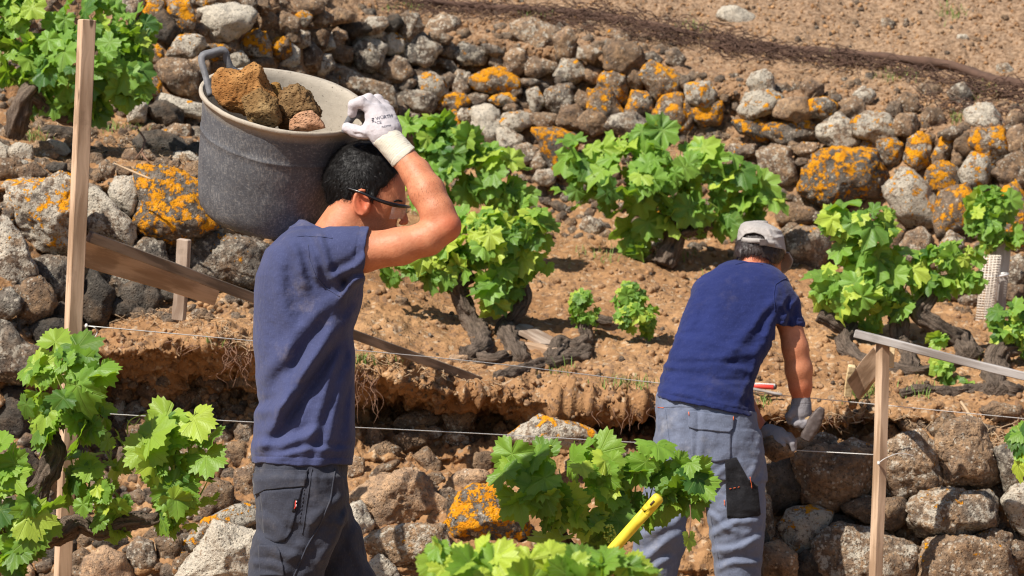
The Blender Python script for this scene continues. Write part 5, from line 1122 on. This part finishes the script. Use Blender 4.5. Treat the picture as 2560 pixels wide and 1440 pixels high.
# gloves
def hand(U, V, W, palm, fingers, k=5):
    d = chain(U, V, W, palm, 12)
    for f_ in fingers: d = smin(d, chain(U, V, W, f_, 4), k)
    return d
def gloveA(U, V, W):
    d = smin(rc(U, V, W, (962,332,-82), (940,288,-58), 35, 29), rc(U, V, W, (975,325,-66), (962,284,-32), 30, 26), 14)
    d = smin(d, rc(U, V, W, (955,345,-72), (925,320,-66), 27, 19), 12)
    for f_ in ([(924,272,-62,15),(902,255,-64,14.5),(884,262,-58,13.5),(880,283,-50,12)], [(940,264,-44,14.5),(922,248,-42,14.5),(902,254,-30,13.5),(893,276,-22,12)],
               [(957,266,-26,14),(944,249,-20,13.5),(924,254,-4,13),(912,276,4,12)], [(970,278,-8,13),(962,262,2,12),(944,262,18,11.5),(930,282,26,11)],
               [(928,330,-68,19),(905,333,-70,16.5),(886,327,-66,15.5),(868,319,-60,13.5)]):
        d = smin(d, chain(U, V, W, f_, 4), 5)
    wr = folds(U, V, [(880,322,905,345,4,-2.2),(890,335,915,350,4,-1.8),(900,345,925,358,4,-1.5)])
    return d-wr*(W < -40)-1.0*n3(U, V, W, 14, 81)
gvA = A.solid('glove', gloveA, (845, 225, -130), (1020, 385, 60), 1.9, M['glove'], manA, 'glove')
def cuffA(U, V, W):
    q, t = seg(U, V, W, (956, 332, -78), (1010, 394, -104)); d = q-(35+1.2*t+0.7*np.sin(t*95)+1.6*np.exp(-(t-.97)**2*800)); a_ = (U-1010)*.66+(V-394)*.75
    return smax(smax(d, a_, 2), -((U-962)*.66+(V-340)*.75)-8, 6)-.6*n3(U, V, W, 12, 82)
A.solid('glove_cuff', cuffA, (900, 280, -160), (1070, 450, -20), 1.9, M['cuff'], manA, 'cuffA')
A.text('glove_print', 'glove', 'WÜRTH', 940, 301, 11.5, -11, M['ink'], gvA, .8)
A.text('glove_print', 'glove', '°CE', 938, 312, 10.5, -11, M['ink'], gvA, .8)
A.text('glove_print', 'glove', 'FLEXTER', 955, 320, 6, -11, M['ink'], gvA, .8)
for q_ in ([(930,297),(936,296)], [(930,301),(936,300)], [(931,305),(937,304)]): A.seam('glove_print', 'glove', q_, M['ink'], gvA, 1.5, .5)
def gloveA2(U, V, W):
    return hand(U, V, W, [(800,1100,202,28),(803,1135,200,32),(806,1160,198,28)], [[(790,1170,182,12),(790,1200,180,11),(796,1225,184,10)],[(800,1175,195,12),(802,1210,194,12),(810,1238,198,10)],[(810,1175,208,12),(814,1208,210,11),(822,1232,212,10)],[(820,1165,218,11),(826,1192,222,10),(832,1212,222,9)],[(795,1130,176,14),(785,1155,166,12),(785,1178,165,10)]])
A.solid('glove', gloveA2, (750, 1060, 130), (860, 1260, 260), 3, M['glove'], manA)

# ================= the tub
tubo = thing('rubber_tub', 'large black mortar tub crusted with dried cement, on the man\'s shoulder', 'tub', tuple(A.W((663, 600, 200))))
RC = np.array((712., 250., 118.)); AX = np.array((-.163*.937, .987*.937, .35)); AX /= np.linalg.norm(AX)
E1 = np.array((.987, .163, 0.)); E2 = np.cross(AX, E1); E2 /= np.linalg.norm(E2)
def ring(R, t, n=128, wob=0.):
    th = np.linspace(0, 2*pi, n, endpoint=False); r = R*(1+wob*np.sin(2*th+.7)+wob*.4*np.sin(5*th)); return RC+AX*t+(E1*(np.cos(th)*r)[:, None]+E2*(np.sin(th)*r)[:, None])
HT = 322.
outer = [(206, 2), (213, 0), (215, 4), (215, 9), (212, 13), (206, 15), (201.5, 18), (200.5, 40), (198, 70), (196.5, 98), (198, 101), (196, 104), (193, 140), (188, 190), (182, 240), (176, 275), (168, 300), (154, 316), (136, 322), (90, 323), (2, 323)]
inner = [(206, 2), (201, 8), (198, 20), (194, 60), (190, 110), (184, 180), (176, 250), (168, 290), (150, 308), (90, 312), (2, 313)]
def lathe(prof, sub=3):
    prof = np.array(prof, float); pr = []
    for a, b in zip(prof[:-1], prof[1:]):
        m = max(1, int(np.linalg.norm(b-a)/14)); 
        for j in range(m): pr.append(a+(b-a)*j/m)
    pr.append(prof[-1]); V = np.array([ring(r, t, wob=.006) for r, t in pr]); n, m = V.shape[:2]; i = np.arange(n-1)[:, None]*m; j = np.arange(m)[None]; j2 = (j+1) % m
    return V.reshape(-1, 3), np.stack(np.broadcast_arrays(i+j, i+j2, i+m+j2, i+m+j), -1).reshape(-1, 4), pr
def mat_tub():
    t = NT('crusted_rubber'); v = coords(t, False); ht = t.attr('tt'); inn = t.attr('inn')
    n1 = t.noise(v, 7, 6, .65); n2 = t.noise(v, 40, 6, .7); wv_ = t.n('ShaderNodeVectorMath', _operation='ADD', i0=v); t.put(wv_.inputs[1], t.n('ShaderNodeVectorMath', _operation='SCALE', i0=t.n('ShaderNodeTexNoise', Vector=v, Scale=9.).outputs['Color'], Scale=.03).outputs[0])
    sc = t.n('ShaderNodeMapping', Vector=wv_.outputs[0], Scale=(150., 150., 26.), Rotation=(.25, .35, 0)); n3_ = t.noise(sc, 1.2, 6, .8)
    sc2 = t.n('ShaderNodeMapping', Vector=wv_.outputs[0], Scale=(60., 60., 130.), Rotation=(.6, -.9, .3)); n4 = t.noise(sc2, 1.5, 5, .7)
    base = t.mix(n1, (.040, .043, .053), (.115, .12, .135)); gr = (.30, .29, .28); cem = t.mix(n2, (.30, .26, .21), (.47, .41, .33))
    c = t.mix(t.math('MULTIPLY', t.math('MULTIPLY', t.ramp(n3_, .45, .7), t.ramp(n1, .3, .65)), .75), base, gr); c = t.mix(t.math('MULTIPLY', t.ramp(n4, .50, .72), .5), c, gr)
    c = t.mix(t.math('MULTIPLY', t.ramp(n2, .64, .72), .55), c, t.mix(.5, cem, gr))
    up = t.ramp(t.math('ADD', t.math('MULTIPLY', t.math('SUBTRACT', n1, .5), 1.5), ht), .86, .94); c = t.mix(t.math('MULTIPLY', up, .85), c, cem)
    ci = t.mix(t.math('MULTIPLY', t.ramp(n3_, .60, .75), .4), cem, (.16, .14, .11)); ci = t.mix(t.ramp(t.noise(v, 120, 3), .66, .72), ci, (.10, .08, .06))
    c = t.mix(inn, c, ci)
    h = t.math('ADD', n2, t.math('MULTIPLY', n3_, .5))
    return t.set(Base_Color=c, Roughness=.68, Specular_IOR_Level=.3, Normal=t.bump(h, .5, .004))
M['tub'] = mat_tub()
V1, F1, p1 = lathe(outer); V2, F2, p2_ = lathe(inner); ang = np.arctan2((V1-RC)@E2, (V1-RC)@E1); tt = (V1-RC)@AX
rad = V1-RC-np.outer(tt, AX); rn = rad/(np.linalg.norm(rad, axis=1)[:, None]+1e-6)
rib = sum(np.exp(-((ang-a_)/.012)**2) for a_ in np.linspace(-pi, pi, 13)[:-1]+.13)*((tt > 110) & (tt < 290)); V1 = V1+rn*(rib*2.2+n3(V1[:, 0], V1[:, 1], V1[:, 2], 60, 91)*2.2+n3(V1[:, 0], V1[:, 1], V1[:, 2], 14, 92)*.8)[:, None]
V2 = V2+(n3(V2[:, 0], V2[:, 1], V2[:, 2], 20, 93)*1.4)[:, None]*E1
top = np.clip(1-tt/24., 0, 1)**.35; hgt = np.clip(1-tt/HT, 0, 1)*.42+.42+.25*np.exp(-((ang-2.2)/.5)**2)*(tt < 130)
# the dried cement run sits on the side that faces the camera
hgt = .30+.32*np.exp(-tt/70.)+.28*np.exp(-((ang-(-1.45))/.38)**2)*np.exp(-(tt-60)**2/4500)
hgt = hgt+.28*np.exp(-((ang-1.45)/.38)**2)*np.exp(-(tt-60)**2/4500)+.28*np.clip((tt-255)/60, 0, 1)
mk('shell', np.concatenate([A.W(V1), A.W(V2)]), [F1[:, ::-1], F2+len(V1)], M['tub'], tubo, attrs={'tt': np.concatenate([hgt, np.ones(len(V2))]), 'inn': np.concatenate([np.clip((21-tt)/4, 0, 1), np.ones(len(V2))])})
def strap(pts, wd_, th_):
    pts, _ = smooth_path(pts, [1]*len(pts), 5); T, a_, b_ = frames(pts); V = []
    for k in range(len(pts)):
        side = np.cross(T[k], E2 if False else b_[k]); V += [pts[k]+a_[k]*x*wd_+b_[k]*y*th_ for x, y in ((-1, -1), (1, -1), (1, 1), (-1, 1))]
    V = np.array(V); n = len(pts); i = np.arange(n-1)[:, None]*4; j = np.arange(4)[None]; j2 = (j+1) % 4
    return V, [np.stack(np.broadcast_arrays(i+j, i+j2, i+4+j2, i+4+j), -1).reshape(-1, 4), np.array([[3, 2, 1, 0], [4*n-4, 4*n-3, 4*n-2, 4*n-1]])]
M['tubh'] = mat_plain('dusty_rubber', (.16, .16, .17), .65, .5, 60, .5, .3, .003)
V_, F_ = strap([(527,240,95),(514,190,110),(504,146,124),(530,134,140),(560,128,155),(568,150,160),(578,172,165),(600,186,172)], 8, 9); mk('handle', A.W(V_), F_, M['tubh'], tubo)
V_, F_ = strap([(862,330,-14),(868,312,-24),(882,290,-36),(896,287,-30),(908,292,0),(916,305,40),(912,312,70)], 9, 8); mk('handle', A.W(V_), F_, M['tubh'], tubo)
# rocks in the tub
def rock(name, poly, w, T, kind, seed, lab, tone, rough=.75, lv=5):
    c, R = outline(poly=poly); u, v, wv, f = stone_mesh(c, R, 7.0, seed, lv, T, rough); o = mk(name, A.W(np.stack([u, v, w+wv], -1)), f, M['rock']); o.color = tone; o['_c'] = (0, 0, 0)
    tag(o, lab, 'rock', 'rocks in the tub')
def mat_rock():
    t = NT('porous_ochre_rock'); v = coords(t); oc = t.n('ShaderNodeObjectInfo').outputs['Color']
    n1 = t.noise(v, 9, 6, .65); n2 = t.noise(v, 55, 6, .7); vo = t.n('ShaderNodeTexVoronoi', Vector=t.n('ShaderNodeMapping', Vector=v, Scale=(1., 1., 2.2)), Scale=85.).outputs['Distance']
    c = t.mix(t.ramp(n1, .3, .7), t.mix(1., oc, (.6, .5, .42), 'MULTIPLY'), oc); c = t.mix(t.ramp(n2, .5, .3), c, t.mix(.6, c, (.06, .03, .012))); c = t.mix(t.math('MULTIPLY', t.ramp(vo, .22, .08), .7), c, (.07, .03, .01))
    return t.set(Base_Color=c, Roughness=.95, Specular_IOR_Level=.1, Normal=t.bump(t.math('ADD', n2, t.math('MULTIPLY', t.ramp(vo, 0, .4), .8)), 1., .01))
M['rock'] = mat_rock()
rock('rock', [(538,195),(560,176),(605,182),(628,165),(648,168),(665,205),(690,262),(640,300),(560,262),(540,232)], 40, .75, 'p', 31, 'biggest rusty ochre rock heaped at the left inside the tub', (.50, .27, .10, 1))
rock('rock', [(608,248),(650,225),(690,250),(700,300),(680,320),(625,310)], -10, .7, 'p', 32, 'rough olive brown rock in front of the biggest ochre rock in the tub', (.36, .25, .12, 1))
rock('rock', [(676,212),(698,210),(706,240),(700,280),(678,275)], 80, .8, 'p', 36, 'narrow ochre rock standing between the two large rocks in the tub', (.40, .24, .08, 1), lv=4)
rock('rock', [(690,290),(704,232),(742,214),(768,235),(798,275),(790,300),(740,325),(700,312)], 40, .8, 'p', 33, 'dark cratered brown rock in the middle of the tub', (.24, .15, .07, 1), 1.5)
rock('rock', [(730,300),(745,284),(778,278),(800,300),(812,318),(760,330),(728,322)], -28, .8, 'p', 34, 'small pinkish tan rock at the front rim of the tub', (.62, .36, .22, 1), lv=4)

# ================= stooping man (700 px per metre)
B = Fig(9.0)
manB = thing('person', 'stooping man in a navy T-shirt, grey-blue work trousers and a light cap, seen from behind', 'person', tuple(px(1740, 1640, 9.0)))
def wz(V): return np.interp(V, [620, 660, 760, 900, 1000, 1100], [175, 150, 110, 50, 10, 0])
def bodyB(U, V, W):
    d = ell(U, V, W, (1902,622,190), (56,58,66)); d = smin(d, rc(U, V, W, (1908,655,215), (1925,690,250), 44, 30), 20)
    d = smin(d, rc(U, V, W, (1880,690,150), (1892,640,180), 46, 42), 18)
    d = smin(d, rc(U, V, W, (1918,668,262), (1922,690,272), 6, 9), 6)                       # nose
    d = smin(d, ell(U, V, W, (1922,704,262), (18,5,8)), 4)
    for e_, w_ in ((1948,205),(1850,195)):
        e = ell(U, V, W, (e_,640,w_), (8,25,15), 14 if e_ > 1900 else -14); e = smax(e, -ell(U, V, W, (e_+(5 if e_ > 1900 else -5),640,w_-4), (6,16,9)), 3); d = smin(d, e, 4)
    t = sliced(U, V, W, [(680,1800,1950,140,40),(740,1760,1960,115,70),(850,1710,1920,75,75),(1000,1665,1862,10,70),(1100,1665,1865,0,75)], 2.3); t = np.maximum(t, np.maximum(680-V, V-1100)); d = smin(d, t, 14)
    d = smin(d, chain(U, V, W, [(1935,735,130,34),(1972,800,120,31),(1988,870,115,32),(1997,925,118,33),(2001,965,122,28),(2003,1005,126,20),(2002,1035,128,19)], 12), 14)
    d = smin(d, chain(U, V, W, [(1790,740,170,34),(1800,880,215,32),(1850,990,190,30),(1898,1070,150,19),(1925,1085,140,16)], 12), 14)
    d = smin(d, chain(U, V, W, [(1705,1110,0,62),(1660,1340,-20,46),(1600,1600,10,32)], 16), 16); d = smin(d, chain(U, V, W, [(1825,1110,0,62),(1845,1340,-30,46),(1850,1600,10,32)], 16), 16)
    return d
B.solid('body', bodyB, (1540, 550, -110), (2060, 1660, 320), 3.6, M['skin'], manB, 'body', {'red': lambda q: np.clip(.25+np.exp(-((q[:, 0]-1880)/40)**2-((q[:, 1]-645)/16)**2)*.6+np.clip((q[:, 1]-940)/90, 0, .5)*(q[:, 0] > 1900), 0, 1), 'stubble': lambda q: q[:, 0]*0, 'hairy': lambda q: (q[:, 1] > 850)*(q[:, 0] > 1920)*.35})
def shirtB(U, V, W):
    T = [(646,1850,1888,165,10),(652,1818,1912,160,34),(662,1798,1932,152,52),(675,1782,1950,145,64),(690,1768,1964,138,74),(720,1742,1976,125,84),(760,1718,1980,108,90),(800,1703,1972,92,92),(840,1690,1950,76,92),(880,1674,1922,60,92),(915,1660,1902,46,92),(950,1652,1888,34,92),(960,1650,1887,28,98),(985,1641,1884,18,102),(1020,1638,1886,8,104),(1060,1640,1893,0,106)]
    d = sliced(U, V, W, T, 2.25); d = np.maximum(d, 644-V)
    arm = chain(U, V, W, [(1925,725,125,50),(1958,765,120,42),(1976,812,118,33),(1980,850,118,31)], 14); d = smin(d, arm, 14)
    arm = chain(U, V, W, [(1780,735,150,50),(1795,800,190,42),(1800,860,210,38)], 14); d = smin(d, arm, 14)
    d = smax(d, np.where(U > 1938, (V-815)+(U-1976)*-.08, -99.), 3)
    hem = V-(993+(U-1640)*.205); d = smax(d, np.where(U < 1938, hem, -99.), 3)
    d = smax(d, -rc(U, V, W, (1885,670,165), (1892,620,190), 44, 44), 3)
    f = folds(U, V, [(1960,740,1900,880,11,5),(1945,720,1890,820,10,4),(1930,760,1800,900,16,5),(1900,880,1700,900,12,4),(1660,910,1880,930,9,3.5),(1655,940,1860,985,10,3.5),(1650,975,1850,1015,8,3),(1700,850,1860,870,10,3),(1760,700,1700,840,20,4),(1900,860,1850,1010,10,4),(1740,760,1860,960,26,-3),(1985,750,1975,815,7,3),(1962,760,1960,812,7,3)])
    d = d-f*(W < 160)-2.2*n3(U, V, W, 46, 95)-1.1*n3(U, V*1.6, W, 18, 96)
    return d+1.4*np.exp(-(hem+13)**2/3.)*(U < 1938)+1.4*np.exp(-(V-802)**2/3.)*(U > 1940)
B.solid('tshirt', shirtB, (1610, 630, -110), (2035, 1065, 300), 2.5, M['shirt2'], manB, 'shirt')
B.seam('sleeve_seam', 'shirt', [(1975,692),(1955,700),(1938,712),(1934,740),(1938,780)], M['shirt2'], manB, 1.3, .5)
B.seam('collar_seam', 'shirt', [(1838,662),(1860,656),(1885,657),(1910,663)], M['shirt2'], manB, 1.3, .4)
def trouB(U, V, W):
    p_ = sliced(U, V, W, [(960,1648,1878,15,82),(1000,1641,1886,8,88),(1050,1640,1893,2,92),(1110,1638,1907,-3,96),(1170,1640,1915,-3,94),(1230,1640,1918,-3,90)], 2.3); p_ = np.maximum(p_, np.maximum(955-V, V-1200))
    l = chain(U, V, W, [(1706,1110,-2,70),(1686,1220,-10,70),(1655,1330,-18,66),(1632,1420,-12,60),(1606,1580,5,50)], 18)
    r = sliced(U, V, W, [(1080,1740,1895,-2,84),(1180,1742,1914,-6,82),(1280,1765,1915,-14,76),(1360,1778,1908,-18,70),(1440,1790,1902,-14,64),(1600,1800,1900,5,56)], 2.2); r = np.maximum(r, np.maximum(1080-V, V-1600))
    p_ = np.maximum(p_, (993+(U-1640)*.205)-14-V); cut = smin(l, r, 12); low = np.where(V > 1180, 1, 0); d = smin(p_, cut, 12)
    cr = rc(U, V, W, (1737,1215,-200), (1737,1215,200), 1, 1)-4; gap = np.maximum(np.abs(U-(1742-(V-1180)*.02))-np.clip((V-1185)*.25, 0, 24), 1180-V); d = np.where(V > 1180, smax(d, -gap, 6), d)
    f = folds(U, V, [(1738,1010,1748,1180,7,-4),(1735,1170,1660,1230,9,5),(1740,1190,1650,1300,12,6),(1760,1200,1850,1160,9,4),(1590,1400,1700,1340,12,7),(1600,1350,1700,1290,12,6),(1780,1330,1890,1300,10,6),(1790,1380,1900,1350,10,6),(1800,1420,1900,1400,9,6),(1770,1290,1840,1330,9,5),(1650,1060,1680,1180,12,3),(1900,1100,1880,1200,9,3),(1590,1440,1680,1400,10,6)])
    return d-f-3.*n3(U, V, W, 48, 97)-1.2*n3(U, V, W, 18, 98)
B.solid('trousers', trouB, (1520, 945, -130), (1960, 1610, 130), 3.0, M['trou2'], manB, 'tr')
B.patch('back_pocket', 'tr', [(1725,1056),(1828,1066)], [(1729,1142),(1790,1156),(1826,1150)], M['trou2'], manB, 3., thick=3)
B.patch('pocket_flap', 'tr', [(1720,1028),(1834,1040)], [(1722,1068),(1740,1074),(1822,1082),(1832,1072)], M['trou2'], manB, 6.5, thick=4)
B.patch('knee_patch', 'tr', [(1812,1148),(1840,1143),(1872,1200)], [(1818,1294),(1850,1296),(1898,1290)], M['black'], manB, 2.5, thick=3)
B.patch('knee_patch', 'tr', [(1868,1196),(1893,1214)], [(1892,1292),(1900,1286)], M['black'], manB, 2.6, thick=3)
B.seam('waist_seam', 'tr', [(1645,1018),(1700,1016),(1745,1018)], M['trou2'], manB, 1.3, .4)
B.seam('orange_stitching', 'tr', [(1722,1030),(1724,1040)], M['orange'], manB, 1.2, 7); B.seam('orange_stitching', 'tr', [(1832,1042),(1831,1052)], M['orange'], manB, 1.2, 7)
B.seam('orange_stitching', 'tr', [(1824,1222),(1856,1216)], M['orange'], manB, .8, 4, 2); B.seam('orange_stitching', 'tr', [(1874,1192),(1878,1222)], M['orange'], manB, .9, 4)
B.seam('orange_stitching', 'tr', [(1812,1250),(1813,1268)], M['orange'], manB, 1., 3); B.seam('orange_stitching', 'tr', [(1645,1018),(1662,1020)], M['orange'], manB, .9, 1)
B.seam('side_seam', 'tr', [(1663,1020),(1670,1080),(1678,1150),(1682,1200)], M['trou2'], manB, 1.1, .3); B.seam('side_seam', 'tr', [(1752,1170),(1775,1280),(1800,1420)], M['trou2'], manB, 1.1, .3)
for bx, dz in ((1598, 0), (1850, 0)):
    f_ = lambda U, V, W, bx=bx: np.maximum(smin(rc(U, V, W, (bx,1575,5), (bx,1610,5), 42, 38), rc(U, V, W, (bx,1618,0), (bx+18,1625,90), 34, 28), 16), V-1640)
    b_ = B.solid('boot', f_, (bx-60, 1530, -60), (bx+80, 1660, 140), 5, M['boot'], manB)
def hairB(U, V, W):
    d = ell(U, V, W, (1899,622,184), (62,62,70)); d = smin(d, ell(U, V, W, (1865,636,150), (28,24,26)), 10); d = smin(d, ell(U, V, W, (1905,640,140), (34,20,22)), 10)
    d = smax(d, V-(652+8*np.sin(U/9.)-(abs(U-1880) < 24)*8), 4); d = smax(d, -ell(U, V, W, (1878,660,120), (30,22,30)), 4); d = smax(d, W-235, 4)
    return d-2.4*n3(U, V*.6, W, 9, 99)
B.solid('hair', hairB, (1825, 550, 80), (1975, 680, 260), 2.6, M['hair2'], manB, 'hair')
hs = strands(B, hairB, (1825, 550, 80), (1975, 680, 260), (1899, 610, 184), 3000, 12, .6, M['hair2'], manB, 5, (0, 1., -.2)); hs['kind'] = 'stuff'
cap = thing('cap', 'x', 'x', tuple(B.W((1905, 600, 180)))); 
for k_ in ('label', 'category'): del cap[k_]
def capf(U, V, W):
    tl = (U-1905)*.30
    d = sliced(U, V-tl*.55, W, [(556,1880,1920,190,18),(561,1862,1938,190,46),(570,1852,1952,190,62),(585,1846,1960,188,70),(610,1842,1964,186,74),(632,1838,1968,186,76)], 2.3)
    d = smax(d, (V-tl*.75)-(612+10*np.clip((W-150)/60, 0, 1.)), 3); d = smax(d, 552-V, 3)
    inn = sliced(U, V-tl*.55, W, [(556,1886,1914,190,12),(563,1868,1932,190,42),(575,1857,1947,190,58),(590,1852,1954,188,65),(640,1846,1962,186,70)], 2.3); d = smax(d, -smax(inn, 566-V, 3), 2)
    op = np.sqrt(((U-1883)/30)**2+((V-600)/17)**2)-1; d = smax(d, -np.maximum(np.maximum(op*17, V-600), W-150), 2)
    f = folds(U, V, [(1915,575,1950,595,5,2.5),(1930,562,1958,590,5,2.),(1850,575,1850,606,5,1.5),(1910,560,1870,564,4,1)])
    return d-f-.9*n3(U, V, W, 12, 101)
V_, F_ = nets(capf, (1825, 545, 100), (1985, 660, 275), 2.0); cp_ = mk('crown', B.W(V_), F_, M['capm'], cap)
B.bv['cap'] = BVHTree.FromPolygons([tuple(x) for x in V_], [tuple(x) for x in F_.tolist()])
SV = []
for i in range(26):
    t = i/25; u = 1852+86*t; w_ = 186-76*math.sqrt(max(0, 1-((u-1905)/62)**2))-3 if abs(u-1905) < 62 else 186
    for o_ in ((-6, 0), (6, 0), (6, 3), (-6, 3)): SV.append((u, 604+o_[0]+(u-1905)*.12+1*sin(t*9), w_+o_[1]))
i = np.arange(25)[:, None]*4; j = np.arange(4)[None]; j2 = (j+1) % 4
mk('strap', B.W(np.array(SV)), [np.stack(np.broadcast_arrays(i+j, i+j2, i+4+j2, i+4+j), -1).reshape(-1, 4), np.array([[3, 2, 1, 0], [100, 101, 102, 103]])], M['capm'], cap)
mk('buckle', B.W(np.array([(1908+x*9, 606+y*7.5, 104+z*4-(x*.0)) for x in (-1, 1) for y in (-1, 1) for z in (-1, 1)])), np.array([[0,1,3,2],[4,6,7,5],[0,4,5,1],[2,3,7,6],[0,2,6,4],[1,5,7,3]]), M['steel'], cap, smooth=False)
VV = []
for j in range(9):
    for i in range(17):
        a_ = -1.25+2.5*i/16; t = j/8; r0 = 1; VV.append((1915+sin(a_)*(58+6*t)+t*cos(a_)*16, 628+t*cos(a_)*62+sin(a_)*12-8*abs(sin(a_)), 190+cos(a_)*(70+38*t)*.95))
ix = np.arange(9*17).reshape(9, 17); fv = np.stack([ix[:-1, :-1], ix[1:, :-1], ix[1:, 1:], ix[:-1, 1:]], -1).reshape(-1, 4)
vs = mk('visor', B.W(np.array(VV)), fv, M['capm'], cap); md = vs.modifiers.new('s', 'SOLIDIFY'); md.thickness = .005
m_ = cap.location.copy(); cap.parent = manB; cap.location = m_-manB.location
# right glove round the hammer, left glove on a stone
def gB1(U, V, W):
    d = chain(U, V, W, [(2003,1000,125,24),(2003,1015,125,24),(2001,1035,126,27),(2000,1046,128,24)], 8)
    for a_, b_, c_, e_ in (((1990,1048,112),(2002,1062,104),(2020,1060,112),(2022,1048,124)),((1984,1040,118),(1992,1060,100),(2008,1064,96),(2018,1054,104)),((1982,1034,128),(1976,1050,112),(1990,1060,98),(2002,1058,94)),((1984,1030,138),(1970,1040,128),(1976,1054,112),(1988,1058,102))):
        d = smin(d, chain(U, V, W, [a_+(9,), b_+(8.5,), c_+(8,), e_+(7,)], 3), 3.5)
    d = smin(d, chain(U, V, W, [(1988,1020,112,10),(1978,1034,100,9),(1974,1042,96,8)], 3), 5)
    return d-.7*n3(U, V, W, 10, 103)-.8*np.sin(V*1.1)*(V < 1022)*np.clip((1022-V)/10, 0, 1)*.6
B.solid('glove', gB1, (1945, 970, 60), (2045, 1085, 165), 1.8, M['glove2'], manB)
def gB2(U, V, W):
    d = chain(U, V, W, [(1905,1078,148,19),(1925,1083,136,21),(1945,1090,122,22),(1955,1096,110,18)], 8)
    for k_, (du, dv, dw) in enumerate(((0, 0, 0), (6, -5, 14), (10, -8, 28), (12, -8, 40))):
        d = smin(d, chain(U, V, W, [(1950+du*.4,1092+dv,104+dw*.8,9),(1968+du*.5,1098+dv,98+dw,8.5),(1980+du*.4,1110+dv*.8,96+dw,8),(1983+du*.2,1124+dv*.5,98+dw,7)], 3), 3)
    d = smin(d, chain(U, V, W, [(1930,1092,112,10),(1944,1103,98,9),(1958,1112,92,8)], 3), 5)
    return d-.7*n3(U, V, W, 10, 104)
B.solid('glove', gB2, (1875, 1045, 60), (2010, 1145, 190), 1.8, M['glove2'], manB)
B.solid('wristband', lambda U, V, W: np.maximum(rc(U, V, W, (1893,1060,158), (1912,1080,145), 22, 21), np.maximum((U-1906)*.7+(V-1074)*.7-8, -((U-1906)*.7+(V-1074)*.7)-8)), (1860, 1030, 110), (1940, 1110, 190), 2, M['black'], manB)
hm = thing('hammer', 'mason\'s hammer with a wooden handle in the stooping man\'s right glove', 'hammer', tuple(B.W((2020, 1090, 120))))
B.solid('handle', lambda U, V, W: chain(U, V, W, [(1978,1022,122,11),(1990,1030,120,11),(2012,1046,114,11.5),(2036,1062,108,12.5)], 2), (1960, 1000, 80), (2060, 1085, 150), 1.8, M['hw'] if 'hw' in M else mat_plain('ash_handle', (.42, .28, .14), .6, .3, 60), hm)
def headH(U, V, W):
    ca, sa = .47, -.88; x = (U-2034)*ca+(V-1060)*sa; y = -(U-2034)*sa*1.0*-1*-1+(V-1060)*ca; z = W-104
    y = (U-2034)*.88+(V-1060)*.47; hw = np.interp(x, [-46, -34, -10, 10, 34, 48], [13, 16, 18, 18, 13, 6]); hz = np.interp(x, [-46, -10, 10, 48], [16, 18, 18, 17])
    k = ((abs(y)/hw)**4+(abs(z)/hz)**4)**.25; return np.maximum((k-1)*13, abs(x)-46)-.8*n3(U, V, W, 12, 105)
B.solid('hammer_head', headH, (1985, 995, 70), (2085, 1125, 140), 1.9, M['steel'], hm)
o = add_stone(None, 1900, 900, 2.667, ([(10,540),(90,505),(200,560),(230,630),(100,670),(20,620)], 'b'), 7001, d=9.16, name='loose_stone', thick=.9); tag(o, 'brown stone held under the stooping man\'s left glove on the new wall', 'stone', 'loose stones'); o.color = (0, .1, 1., .85)

for o in list(bpy.data.objects):
    for k_ in ('_c',):
        if k_ in o: del o[k_]
for o in list(bpy.data.objects):
    if '_o' in o: del o['_o']
